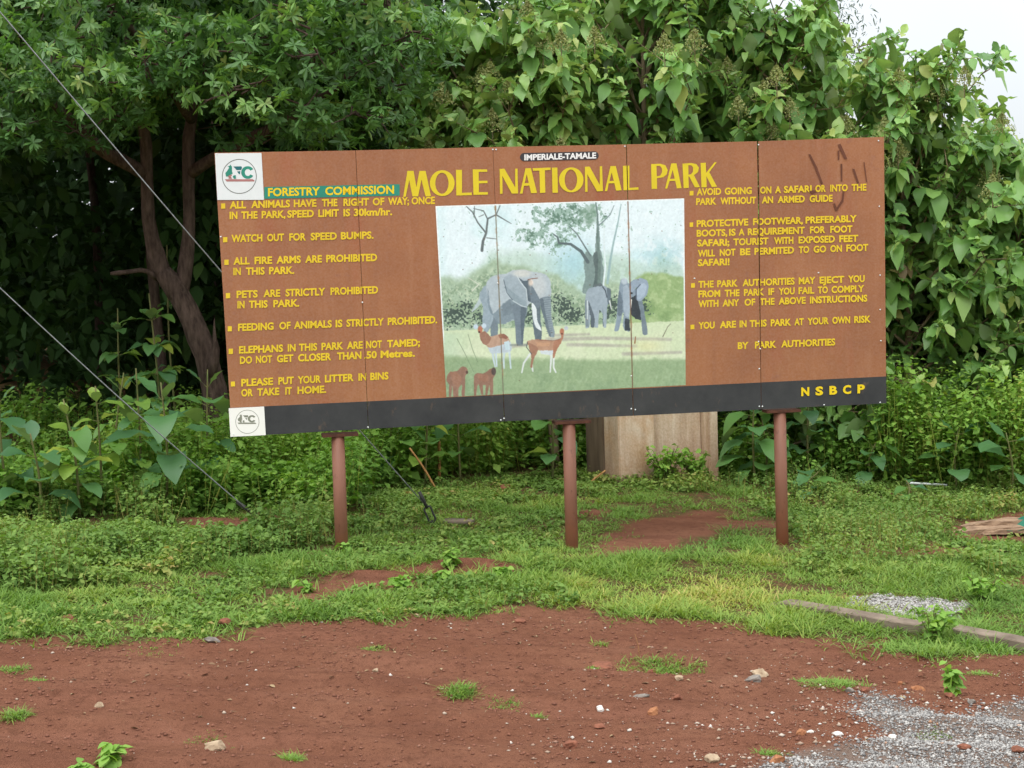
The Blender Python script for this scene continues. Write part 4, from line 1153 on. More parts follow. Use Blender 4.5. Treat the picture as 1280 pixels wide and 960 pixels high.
def dark_tree():
    r = np.random.default_rng(77)
    b = at(272, 560, 18.6); b[2] = gz(b[0], b[1])
    root = tree_root('mahogany_tree', b[0], b[1], 'big dark tree with a leaning forked trunk at the left of the board', 'tree')
    Y = 18.6
    def path(pts, n=14): return smooth_path(np.array([at(px, py, Y + dy) for px, py, dy in pts]), n)
    trunk = Acc()
    def limb(pts, r0, r1, n=14):
        P = path(pts, n); V, F = tube(P + r.normal(0, .008, P.shape), np.linspace(r0, r1, n) * (1 + .06 * r.normal(size=n)), 12); trunk.add(V, F)
    limb([(280, 640, 0), (272, 520, 0), (262, 460, 0), (243, 405, 0), (222, 368, 0), (205, 340, 0)], .175, .105)
    limb([(222, 370, 0), (200, 335, 0), (188, 290, 0), (183, 230, -.1), (180, 160, -.2), (165, 80, -.3), (150, -40, -.5)], .105, .05)
    limb([(226, 375, .05), (233, 320, .1), (237, 260, .2), (236, 190, .2), (245, 110, .3), (270, 20, .3), (300, -90, .2)], .088, .05)
    limb([(183, 215, -.1), (130, 190, -.3), (90, 150, -.4), (40, 110, -.5), (-30, 60, -.6)], .085, .04)
    limb([(237, 215, .2), (290, 185, 0), (360, 150, -.3), (430, 100, -.6), (490, 40, -.8)], .075, .03)
    limb([(240, 150, .2), (200, 90, -.6), (160, 30, -1), (100, -40, -1.2)], .06, .03)
    limb([(250, 100, .2), (330, 60, .2), (420, 10, .4), (480, -60, .6)], .06, .03)
    trunk.build('trunk', M['bark'], root)
    st = Acc()
    P = path([(197, 348, 0), (180, 338, -.12), (160, 340, -.2), (138, 342, -.25)], 8); V, F = tube(P, [.04, .032, .028, .027, .026, .028, .03, .018], 8); st.add(V, F)
    st.build('broken_branch', M['bark'], root)
    s2 = Acc(); P = path([(262, 470, -.15), (270, 440, -.2), (268, 420, -.22), (268, 398, -.22)], 6); V, F = tube(P, [.07, .062, .042, .026, .016, .004], 7); s2.add(V, F)
    s2.build('splintered_stub', M['bark'], root)
    # crown: clumps of whorled leaves; density follows limbs, holes stay between
    lf = Acc(); tw = Acc()
    cl = []
    while len(cl) < 310:
        px, py = r.uniform(-220, 520), r.uniform(-330, 215)
        lim = np.interp(px, [-220, 0, 60, 120, 200, 260, 300, 400, 470, 520], [215, 210, 185, 195, 165, 148, 188, 188, 178, 110])
        if py > lim - 14: continue
        if py < -60 and r.random() < .8: continue
        Yc = 16.0 + 5.5 * r.random() ** 1.4 if py > -40 else r.uniform(16.5, 24)
        cl.append((at(px, py, Yc), r.uniform(.32, .62)))
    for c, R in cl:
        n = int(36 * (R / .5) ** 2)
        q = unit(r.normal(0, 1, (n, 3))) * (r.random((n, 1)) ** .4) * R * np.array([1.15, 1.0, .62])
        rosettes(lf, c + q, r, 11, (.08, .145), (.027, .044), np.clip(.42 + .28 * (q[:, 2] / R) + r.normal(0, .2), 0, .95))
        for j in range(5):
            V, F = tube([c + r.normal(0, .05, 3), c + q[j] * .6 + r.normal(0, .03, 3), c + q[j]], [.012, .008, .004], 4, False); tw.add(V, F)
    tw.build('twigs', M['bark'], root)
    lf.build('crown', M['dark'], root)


dark_tree()


def bush_tree(x, y, zlo, zhi, R, seed, label, n=1500, L=(.16, .30), m='deep', name='forest_tree', group='trees of the wood behind', prof='lance', trunk=True, Wr=.58):
    r = np.random.default_rng(seed)
    root = tree_root(name, x, y, label, 'tree', group)
    z0 = float(gz(x, y))
    V, F = tube(smooth_path([[x, y, z0 - .2], [x + r.normal(0, .15), y, (z0 + zhi) * .4], [x + r.normal(0, .25), y, zhi * .85]], 10), np.linspace(.085, .03, 10), 8)
    build('trunk', V, F, M['bark'], root)
    lf = Acc()
    k = max(10, n // 70)
    C = np.stack([x + R * r.uniform(-1, 1, k), y + R * r.uniform(-1, 1, k), r.uniform(zlo, zhi, k)], -1)
    w = 1 - .35 * ((C[:, 2] - (zlo + zhi) / 2) / ((zhi - zlo) / 2)) ** 2
    C[:, 0] = x + (C[:, 0] - x) * w
    for c in C:
        q = unit(r.normal(0, 1, (70, 3))) * (r.random((70, 1)) ** .45) * r.uniform(.45, .8) * (1.0 if R > .9 else .8)
        P = c + q
        P = P[P[:, 2] > z0 + .05]
        if not len(P): continue
        D = q[:len(P)] * .6 + r.normal(0, .7, (len(P), 3)) + np.array([0, 0, -.2])
        Ln = r.uniform(*L, len(P))
        add_leaves(lf, P, D, np.array([0, 0, 1.0]) + r.normal(0, .5, (len(P), 3)), Ln, Ln * Wr, np.clip(r.normal(.45, .16) + r.normal(0, .15, len(P)), 0, 1), prof=prof, droop=.25)
    lf.build('crown', M[m], root)
    return root


# the dark wood behind and above the left half
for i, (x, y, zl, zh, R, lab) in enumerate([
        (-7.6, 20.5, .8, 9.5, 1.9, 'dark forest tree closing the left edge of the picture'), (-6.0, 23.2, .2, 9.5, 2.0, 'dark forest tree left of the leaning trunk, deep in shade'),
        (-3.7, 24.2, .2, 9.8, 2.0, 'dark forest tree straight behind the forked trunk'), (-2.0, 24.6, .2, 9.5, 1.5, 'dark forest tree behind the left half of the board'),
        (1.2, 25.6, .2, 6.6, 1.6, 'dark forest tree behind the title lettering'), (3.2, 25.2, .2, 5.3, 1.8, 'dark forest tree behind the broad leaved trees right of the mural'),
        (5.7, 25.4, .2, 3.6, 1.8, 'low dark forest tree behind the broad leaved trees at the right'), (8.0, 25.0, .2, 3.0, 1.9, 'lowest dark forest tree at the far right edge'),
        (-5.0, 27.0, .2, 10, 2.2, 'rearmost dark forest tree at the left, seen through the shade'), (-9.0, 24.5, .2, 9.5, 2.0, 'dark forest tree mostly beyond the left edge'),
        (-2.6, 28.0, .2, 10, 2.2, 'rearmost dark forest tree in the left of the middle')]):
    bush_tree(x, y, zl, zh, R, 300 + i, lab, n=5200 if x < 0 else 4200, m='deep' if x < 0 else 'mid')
# the wood goes on behind: one unbroken mass
rw = np.random.default_rng(909)
wa = Acc()
for k, (y0, y1) in enumerate(((27.5, 30), (31, 34), (34.5, 37))):
    n = 15000
    x = rw.uniform(-17, 15, n); y = rw.uniform(y0, y1, n)
    top = np.interp(x, [-17, -3, -2.2, -1.4, .3, 1.3, 4, 6.5, 9, 15], [10.5, 10, 8.5, 5.9, 5.9, 7.0, 5.2, 3.6, 3.0, 2.8]) + 1.6 * (vnoise(x + 40, x * 0 + k * 7, .9, 33) - .6)
    z = SLOPE * np.clip(x - .48, -10, 10) + rw.random(n) * (top - SLOPE * np.clip(x - .48, -10, 10))
    P = np.stack([x, y, z], -1)
    Ln = rw.uniform(.3, .55, n)
    add_leaves(wa, P, rw.normal(0, 1, (n, 3)) + np.array([0, -.2, -.3]), rw.normal(0, .8, (n, 3)) + np.array([0, -.5, .6]), Ln, Ln * .62, np.clip(rw.normal(.4, .18, n), 0, 1), prof='small', droop=.2)
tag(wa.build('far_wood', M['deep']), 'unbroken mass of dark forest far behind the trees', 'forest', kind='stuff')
for i, (x, y, zl, zh, R_, lab) in enumerate([(2.3, 21.0, .4, 4.3, 1.1, 'bushy green tree filling in behind the right half of the mural'), (4.1, 21.2, .2, 3.9, 1.1, 'bushy green tree filling in behind the right end of the board'),
                                           (5.6, 21.4, .2, 3.4, 1.1, 'bushy green tree filling the right bank below the sky gap'), (7.0, 21.9, .1, 3.0, 1.1, 'bushy green tree at the right edge behind the herb bank'), (.8, 21.2, .4, 4.6, 1.0, 'bushy green tree filling in behind the painted title'),
                                           (8.6, 21.0, 0, 3.2, 1.2, 'bushy green tree wholly beyond the right edge of the picture'), (10.2, 22.0, 0, 3.2, 1.3, 'farther bushy green tree beyond the right edge of the picture')]):
    bush_tree(x, y, zl, zh, R_, 450 + i, lab, n=2800, L=(.17, .31), m='teak', name='leafy_tree', group='bushy trees filling in behind the board', prof='teak', Wr=.6)
# canopy that shades the space below the dark tree
r_ = np.random.default_rng(5)
bush_tree(-4.6, 21.2, 5.6, 9.6, 3.0, 401, 'tall shady tree whose canopy roofs the dark gap above the leaning trunk', n=5200, L=(.26, .42), group=None)
bush_tree(-2.6, 21.6, 5.2, 9.2, 1.9, 402, 'tall shady tree joining the dark crown above the left part of the board', n=4200, L=(.26, .42), group=None)
# feathery trees
bush_tree(-.45, 24.6, 4.4, 8.6, 1.1, 411, 'feathery grey green tree showing at the top edge above the board title', n=5200, L=(.07, .13), m='fine', name='feathery_tree', group=None, Wr=.2)
bush_tree(5.05, 26.0, 4.6, 6.3, .8, 412, 'feathery thin tree top against the white sky at the upper right', n=1500, L=(.07, .13), m='fine', name='feathery_tree', group=None, Wr=.2)

# ------------------------------------------------------------------ undergrowth: herb mass, low weeds, grass
def scatter(poly, n, r, jit=14):
    """random ground points whose picture position falls in a measured outline"""
    P = np.array([G(x, y) for x, y in poly]); lo, hi = P.min(0), P.max(0)
    out = []; got = 0
    while got < n:
        x = r.uniform(lo[0], hi[0], 6 * n); y = r.uniform(lo[1], hi[1], 6 * n)
        p = to_px(np.stack([x, y, SLOPE * np.clip(x - .48, -10, 10)], -1))
        k = pip(p[:, 0] + jit * 2 * (fnoise(x + 50, y + 50, .6, 71, 2) - .5), p[:, 1] + jit * (fnoise(x + 50, y + 50, .5, 81, 2) - .5), poly)
        out.append(np.stack([x[k], y[k]], -1)); got += k.sum()
    return np.concatenate(out)[:n]


def herb_mass(name, label, polys, seed, mname='herb', Lr=(.06, .11), per=20):
    r = np.random.default_rng(seed)
    lf = Acc(); sm_ = Acc()
    for poly, n, h0, h1 in polys:
        Q = scatter(poly, int(n * 1.25), r)
        Q = Q[fnoise(Q[:, 0] + 50, Q[:, 1] + 50, .38, seed + 41, 3) > .37]
        Q = Q[masks(Q[:, 0], Q[:, 1])[0]]; n = len(Q)
        hm = fnoise(Q[:, 0] + 50, Q[:, 1] + 50, .6, seed + 3, 3)
        H = h0 + (h1 - h0) * np.clip((hm - .3) / .4, 0, 1) ** 1.3 * r.uniform(.6, 1.15, n)
        tn = np.clip(-.15 + 1.15 * fnoise(Q[:, 0] + 50, Q[:, 1] + 50, .7, seed + 9, 3) + r.normal(0, .13, n), 0, .92)
        szf = r.choice([.7, .85, 1, 1.35], n) * (.6 + .85 * fnoise(Q[:, 0] + 50, Q[:, 1] + 50, .5, seed + 29, 3))
        lean = r.normal(0, .16, (n, 2))
        Z = gz(Q[:, 0], Q[:, 1])
        k = per
        s = np.tile((np.arange(k) + .5) / k, n) ** .75
        i = np.repeat(np.arange(n), k)
        sp_ = .09 + .10 * (1 - s)
        a = r.uniform(0, 6.28, n * k)
        out = np.stack([np.cos(a), np.sin(a), np.zeros(n * k)], -1)
        base = np.stack([Q[i, 0] + lean[i, 0] * s * H[i], Q[i, 1] + lean[i, 1] * s * H[i], Z[i] + s * H[i]], -1)
        P = base + out * (sp_ * H[i] * r.uniform(.2, 1, n * k) * .9 + .01)[:, None]
        D = out + np.stack([np.zeros(n * k), np.zeros(n * k), r.uniform(-.3, .5, n * k)], -1) + r.normal(0, .25, (n * k, 3))
        Ln = r.uniform(*Lr, n * k) * (1.15 - .4 * s) * szf[i]
        add_leaves(lf, P, D, np.array([0, 0, 1.0]) + r.normal(0, .4, (n * k, 3)), Ln, Ln * r.uniform(.5, .75, n * k), np.clip(tn[i] + r.normal(0, .08, n * k) + .15 * (s - .5), 0, 1), prof='small', droop=.25, fold=.2)
        # stems as thin upright ribbons
        a = r.uniform(0, 6.28, n)
        b0 = np.stack([Q[:, 0], Q[:, 1], Z - .02], -1); t0 = b0 + np.stack([lean[:, 0] * H, lean[:, 1] * H, H], -1)
        add_leaves(lf, b0, t0 - b0, np.stack([np.cos(a), np.sin(a), 0 * a], -1), np.linalg.norm(t0 - b0, axis=1), .007, .95, prof='lance', droop=0, fold=0)
    o = lf.build(name, M[mname])
    tag(o, label, 'undergrowth', kind='stuff')


HL = [(150, 625), (200, 645), (330, 640), (400, 650), (440, 640), (478, 612), (560, 596), (660, 590), (735, 592), (735, 566), (560, 560), (330, 560), (150, 556)]
HR = [(900, 600), (960, 600), (1060, 604), (1110, 604), (1200, 612), (1300, 616), (1600, 640), (1600, 590), (1110, 565), (900, 570)]
herb_mass('undergrowth', 'dense knee high bright green herbs under the trees on the left', [(HL, 2700, .3, .85), ([(-300, 632), (-140, 640), (60, 650), (150, 640), (150, 600), (-140, 600), (-300, 592)], 1300, .2, .5), ([(-140, 590), (150, 585), (150, 560), (-140, 560)], 300, .4, .9)], 11)
herb_mass('undergrowth', 'dense knee high bright green herbs filling the right bank beyond the board', [(HR, 2300, .2, .7), ([(1100, 606), (1400, 624), (1620, 645), (1620, 605), (1400, 592), (1095, 580)], 2900, .75, 1.5), ([(930, 584), (1090, 590), (1090, 565), (930, 560)], 500, .5, 1.0)], 12)
WL = [(-300, 750), (-140, 748), (30, 742), (140, 740), (230, 716), (320, 694), (400, 690), (440, 668), (420, 640), (330, 668), (220, 668), (200, 640), (-140, 636), (-300, 632)]
WR = [(985, 722), (1010, 690), (960, 640), (900, 606), (1000, 596), (1300, 604), (1600, 640), (1600, 790), (1270, 750), (1180, 740), (1080, 730)]
herb_mass('low_weeds', 'low matted weeds in front of the tall herbs on the left', [(WL, 3000, .08, .42)], 13, 'weed', (.04, .075), 14)
herb_mass('low_weeds', 'low matted weeds spreading right of the right post', [(WR, 3000, .05, .32)], 14, 'weed', (.035, .065), 12)
herb_mass('low_weeds', 'low matted weeds along the foot of the wood behind the posts', [([(0, 800), (300, 792), (560, 768), (740, 756), (700, 735), (690, 690), (740, 640), (560, 650), (440, 690), (200, 740), (0, 760)], 1100, .03, .12), ([(440, 690), (560, 640), (740, 620), (900, 612), (900, 596), (740, 596), (480, 612), (440, 650)], 1300, .05, .18)], 15, 'weed', (.035, .065), 12)


def blades(acc, Q, r, L=(.06, .13), per=9, spread=.04, tint=None, wd=.009, up=.8):
    n = len(Q)
    Z = gz(Q[:, 0], Q[:, 1])
    i = np.repeat(np.arange(n), per); m = n * per
    off = r.normal(0, spread, (m, 2))
    P = np.stack([Q[i, 0] + off[:, 0], Q[i, 1] + off[:, 1], Z[i] - .004], -1)
    a = np.arctan2(off[:, 1], off[:, 0]) + r.normal(0, .7, m)
    D = np.stack([np.cos(a), np.sin(a), up * r.uniform(.45, 1.6, m)], -1)
    Nn = np.stack([-np.cos(a), -np.sin(a), np.full(m, .8)], -1)
    Ln = r.uniform(*L, m)
    t = np.clip(tint[i] + r.normal(0, .09, m), 0, 1)
    add_leaves(acc, P, D, Nn, Ln, wd * r.uniform(.7, 1.4, m), t, prof='grass', droop=r.uniform(.1, .6, m), fold=.25)


PROF['big'] = [.06, .5, .86, 1.0, .9, .6, .06]
PROF['grass'] = [.8, .75, .05]


def grass():
    r = np.random.default_rng(99)
    acc = Acc()
    N = 60000
    x = r.uniform(-8.2, 9.0, N * 2); y = r.uniform(10.6, 20.5, N * 2)
    p = to_px(np.stack([x, y, SLOPE * np.clip(x - .48, -10, 10)], -1))
    jx = r.normal(0, .05, N * 2) * r.choice([.5, 1, 1, 3.2], N * 2); jy = r.normal(0, .05, N * 2) * r.choice([.5, 1, 1, 3.2], N * 2)
    g, gr = masks(x + jx, y + jy)
    dens = np.clip(-.55 + 2.5 * fnoise(x + 50, y + 50, .35, 41, 3) - .12 * np.clip(y - 14, 0, 6) * .5, .03, 1)
    k = g & ~gr & (p[:, 0] > -280) & (p[:, 0] < 1640) & (r.random(N * 2) < dens)
    pk = p[k]; Q = np.stack([x[k], y[k]], -1)
    big = fnoise(Q[:, 0] + 50, Q[:, 1] + 50, 1.2, 51, 3)
    yel = np.exp(-((pk[:, 0] - 860) / 230) ** 2 - ((pk[:, 1] - 752) / 30) ** 2) + .5 * np.exp(-((pk[:, 0] - 220) / 60) ** 2 - ((pk[:, 1] - 750) / 14) ** 2)
    dry = fnoise(Q[:, 0] + 50, Q[:, 1] + 50, .5, 151, 3)
    t = np.clip(-.1 + .75 * big + .31 * yel + .5 * np.clip(dry - .58, 0, 1) * 2.5 + r.normal(0, .1, len(Q)), 0, .97)
    lush = np.clip(.7 + 1.9 * (fnoise(Q[:, 0] + 50, Q[:, 1] + 50, .4, 61, 3) - .5), .3, 1.3)
    front = pk[:, 1] > 700
    for sel, per, ln in ((front, 9, (.07, .17)), (~front, 6, (.05, .12))):
        for lo, hi in ((0, .55), (.55, .85), (.85, 2)):
            s = sel & (lush >= lo) & (lush < hi)
            f = {.55: .55, .85: .9, 2: 1.4}[hi]
            blades(acc, Q[s], r, (ln[0] * f, ln[1] * f), per, .038, t[s])
    o = acc.build('grass', M['grass'])
    tag(o, 'short lush green grass covering the ground round the posts', 'grass', kind='stuff')


grass()

# ------------------------------------------------------------------ large leaved plants
def big_plant(px, py, h, nl, L_, seed, label, face=0, tint=.45, Y=None):
    r = np.random.default_rng(seed)
    c = G(px, py) if Y is None else at(px, py, Y); c[2] = gz(c[0], c[1])
    root = empty('broad_leaved_plant', c, label, 'plant', 'large leaved plants among the weeds')
    st = Acc(); lf = Acc()
    P = smooth_path([c - [0, 0, .05], c + [r.normal(0, .04), r.normal(0, .04), h * .5], c + [r.normal(0, .08), r.normal(0, .06), h]], 8)
    V, F = tube(P, np.linspace(.016, .007, 8), 6); st.add(V, F)
    for i in range(nl):
        s = .25 + .75 * (i + .6) / nl
        k = s * 7; b = P[min(7, int(k))]
        a = i * 2.4 + face + r.normal(0, .3)
        top = s > .88
        D = np.array([math.cos(a), math.sin(a), r.uniform(.15, .5) if not top else 1.1])
        l = L_ * r.uniform(.75, 1.1) * (1 if not top else .6)
        pe = b + unit(D) * l * .18
        V, F = tube([b, pe], [.005, .004], 4, False); st.add(V, F)
        V, F, m = leaves(pe[None], D[None], np.array([[-.3 * math.cos(a), -.3 * math.sin(a) - .1, 1.0]]), l, l * r.uniform(.5, .62), prof='big', droop=r.uniform(.15, .7) if not top else .1, fold=.2, wave=.16, rng=r)
        lf.add(V, F, np.clip(tint + r.normal(0, .2), 0, .95))
    st.build('stem', M['stem'], root); lf.build('foliage', M['broad'], root)


for a in [(12, 640, 1.25, 10, .44, 1, 'large leaved plant at the left edge with bluish green leaves', 3.6, .2), (52, 652, .85, 9, .50, 2, 'drooping large leaved plant second from the left edge', 4.2, .22),
          (100, 648, 1.15, 22, .34, 3, 'yellow green large leaved plant left of the lower wire', 4.5, .74), (128, 640, 1.25, 14, .32, 19, 'second yellow green large leaved plant, touching the lower wire', 4.9, .68), (150, 622, 1.3, 10, .34, 4, 'upright leafy plant where the lower wire crosses the dark shade', 4.0, .5),
          (208, 640, 1.3, 12, .56, 5, 'plant with very large silvery leaves below the leaning trunk', 4.4, .22), (262, 622, 1.35, 12, .42, 6, 'leafy plant hiding the foot of the leaning trunk', 4.7, .3), (178, 622, 1.35, 12, .32, 20, 'leafy plant behind the silvery one, with rounded leaves', 4.7, .55),
          (492, 604, 1.15, 12, .46, 7, 'plant with hanging large leaves under the board beside the thin cane', 4.6, .4), (530, 606, 1.1, 12, .36, 8, 'large leaved plant under the board with yellowing leaves', 4.1, .8),
          (575, 600, 1.2, 10, .40, 9, 'large leaved plant under the board between the cane and the middle post', 4.8, .4), (690, 602, 1.2, 11, .40, 10, 'large leaved plant squeezed between middle post and concrete pier', 4.4, .4),
          (944, 604, 1.1, 14, .46, 11, 'big leaved plant hugging the right side of the concrete pier', 4.2, .4), (957, 602, .75, 11, .44, 12, 'big leaved plant low down left of the right post', 4.9, .4),
          (1010, 596, 1.1, 11, .40, 13, 'big leaved plant in the shade right of the right post', 4.3, .35), (1196, 612, .75, 8, .50, 14, 'low plant with wide pale leaves on the right bank', 4.5, .3),
          (1266, 620, .75, 8, .50, 15, 'low plant with wide pale leaves close to the right edge', 4.5, .3), (1132, 622, .2, 6, .28, 16, 'seedling with flat leaves beside the white stick', 4.5, .5),
          (1012, 622, .3, 7, .34, 17, 'small wide leaved seedling just right of the right post', 4.5, .3), (1092, 604, .5, 8, .36, 18, 'small wide leaved seedling in the herbs under the right end of the board', 4.4, .35)]:
    big_plant(*a[:5], 500 + a[5], *a[6:])
big_plant(203, 585, 2.1, 64, .31, 540, 'sapling with rounded bright leaves in the shade left of the leaning trunk', 4.5, .6, Y=17.6)
big_plant(165, 585, 1.9, 30, .27, 541, 'second rounded leaf sapling in the dark gap left of the trunk', 4.5, .5, Y=18.2)
big_plant(225, 560, 2.6, 10, .22, 542, 'thin sapling whose leaves show between the forks of the trunk', 4.5, .35, Y=19.4)


# small shrubs that stand free
def small_shrub(px, py, h, w, n, seed, label, name='shrub', m='herb', L=(.05, .09)):
    r = np.random.default_rng(seed)
    c = G(px, py); c[2] = gz(c[0], c[1])
    root = empty(name, c, label, name, 'small free standing green plants')
    st = Acc(); lf = Acc()
    for i in range(max(3, n // 14)):
        a = r.uniform(0, 6.28); e = c + np.array([math.cos(a) * w * r.uniform(.1, 1), math.sin(a) * w * r.uniform(.1, .8), h * r.uniform(.55, 1)])
        P = smooth_path([c - [0, 0, .03], (c + e) / 2 + [0, 0, .08 * h], e], 6)
        V, F = tube(P, np.linspace(.006, .003, 6), 5, False); st.add(V, F)
        k = 14
        s = r.uniform(.25, 1, k); Q = np.stack([P[min(5, int(v * 5.99))] for v in s]) + r.normal(0, .03 * (h + .2), (k, 3))
        Q[:, 2] = np.maximum(Q[:, 2], c[2] + .02)
        D = r.normal(0, 1, (k, 3)) * np.array([1, 1, .35]); Ln = r.uniform(*L, k)
        add_leaves(lf, Q, D, np.array([0, 0, 1.0]) + r.normal(0, .3, (k, 3)), Ln, Ln * .66, np.clip(r.normal(.5, .15, k), 0, 1), prof='teak', droop=.3, fold=.2)
    st.build('stem', M['stem'], root); lf.build('foliage', M[m], root)


small_shrub(832, 607, .46, .34, 330, 601, 'leafy shrub growing against the left half of the recessed concrete face')
small_shrub(872, 606, .40, .34, 330, 602, 'leafy shrub growing against the right end of the concrete pier')
small_shrub(1190, 872, .2, .08, 70, 603, 'single leafy weed standing in the gravelly earth at lower right', 'weed_plant')
small_shrub(1166, 800, .26, .2, 150, 604, 'leafy clump sprouting through the break in the kerb', 'weed_plant')
small_shrub(135, 957, .1, .09, 60, 605, 'leafy weed at the bottom edge of the red earth, left corner', 'weed_plant')
small_shrub(98, 966, .06, .05, 40, 606, 'tiny weed at the very bottom edge left of the leafy weed', 'weed_plant')
small_shrub(500, 738, .12, .12, 70, 607, 'creeping weed on the front slope of the bare earth mound', 'weed_plant')
small_shrub(565, 716, .14, .08, 60, 608, 'upright weed on top of the bare earth mound', 'weed_plant')
small_shrub(552, 730, .1, .07, 40, 609, 'short weed below the upright one on the earth mound', 'weed_plant')
small_shrub(388, 742, .1, .08, 50, 610, 'weed at the left end of the bare earth mound', 'weed_plant')
small_shrub(626, 724, .1, .1, 50, 611, 'weed at the right end of the bare earth mound', 'weed_plant')
small_shrub(432, 690, .12, .1, 60, 612, 'little weed at the foot of the left post', 'weed_plant')
small_shrub(1230, 752, .22, .16, 110, 613, 'grassy weed clump behind the kerb near the right edge', 'weed_plant')

# grass tufts on the earth
TUFTS = [(575, 868, .10, .075, .16, 'thick green grass tuft in the middle of the red earth'), (632, 879, .12, .03, .10, 'thin pale grass mat right of the thick middle tuft'), (830, 833, .27, .07, .24, 'long flat grass patch left of the beige rock on the red earth'),
         (745, 833, .06, .03, .06, 'sparse grass sprig beside the flat brown stone'), (1043, 858, .20, .06, .26, 'broad grass patch left of the single leafy weed at lower right'), (365, 948, .05, .06, .07, 'small grass tuft near the bottom edge, left of centre'),
         (20, 900, .06, .07, .08, 'spiky grass tuft at the left edge of the red earth'), (15, 836, .08, .045, .08, 'upper grass tuft at the left edge below the grass border'), (44, 853, .05, .03, .05, 'faint grass sprig between the two left edge tufts'),
         (470, 808, .09, .035, .08, 'low grass sprig on the red earth below the earth mound'), (260, 923, .12, .02, .08, 'thin dry grass mat behind the cream rock at lower left'), (1150, 805, .3, .05, .3, 'grass strip in front of the broken kerb'),
         (190, 812, .16, .02, .08, 'thin grass strip just below the grass border at left'), (1225, 845, .10, .04, .07, 'small grass tuft right of the single leafy weed'), (1165, 918, .12, .03, .06, 'dry grass wisp on the edge of the gravel'), (962, 938, .06, .05, .06, 'grass tuft at the left tip of the gravel'),
         (672, 895, .02, .05, .02, 'tiny grass sprout right of the pale grass mat'), (750, 806, .04, .07, .02, 'fine seedling grass below the notch in the grass border')]
for i, (px, py, w, hh, dn, lab) in enumerate(TUFTS):
    r = np.random.default_rng(700 + i)
    c = G(px, py)
    n = int(dn * 420)
    Q = np.stack([c[0] + np.clip(r.normal(0, .5, n), -1.1, 1.1) * w, c[1] + np.clip(r.normal(0, .5, n), -1.1, 1.1) * min(w, .16) * .9], -1)
    acc = Acc(); blades(acc, Q, r, (hh * .6, hh * 1.5), 9, .014, np.clip(r.normal(.35, .1, n), 0, .9), .0055)
    c[2] = gz(c[0], c[1])
    root = empty('grass_tuft', c, lab, 'grass tuft', 'grass tufts on the red earth')
    acc.build('grass_blades', M['grass'], root)

# dry stalk on the earth
c = G(800, 826); c[2] = gz(c[0], c[1])
V, F = tube([c, c + [-.01, 0, .10], c + [-.03, 0, .18]], [.003, .002, .001], 5); tag(build('dry_stalk', V, F, M['cane']), 'thin dry stalk rising from the long flat grass patch', 'stalk')

# ------------------------------------------------------------------ stones
def stone_mesh(seed, fl=.7, sub=3):
    r = np.random.default_rng(seed)
    bm = bmesh.new(); bmesh.ops.create_icosphere(bm, subdivisions=sub, radius=1)
    pl_ = unit(r.normal(0, 1, (14, 3))); of = r.uniform(.5, .92, 14)
    for v in bm.verts:
        p = np.array(v.co)
        for n, o in zip(pl_, of):                # faceted by cutting planes
            d = p @ n - o
            if d > 0: p = p - n * d * .92
        p = p * (1 + .22 * (vnoise(p[0] * 3 + 9, p[1] * 3 + p[2] * 2 + 9, 1, seed) - .5) + .12 * (vnoise(p[0] * 8 + 9, p[1] * 8 + p[2] * 6 + 9, 1, seed + 1) - .5))
        v.co = Vector((p[0], p[1], p[2] * fl))
    me = bpy.data.meshes.new('stone'); bm.to_mesh(me); bm.free()
    me.polygons.foreach_set('use_smooth', np.zeros(len(me.polygons), bool))
    return me


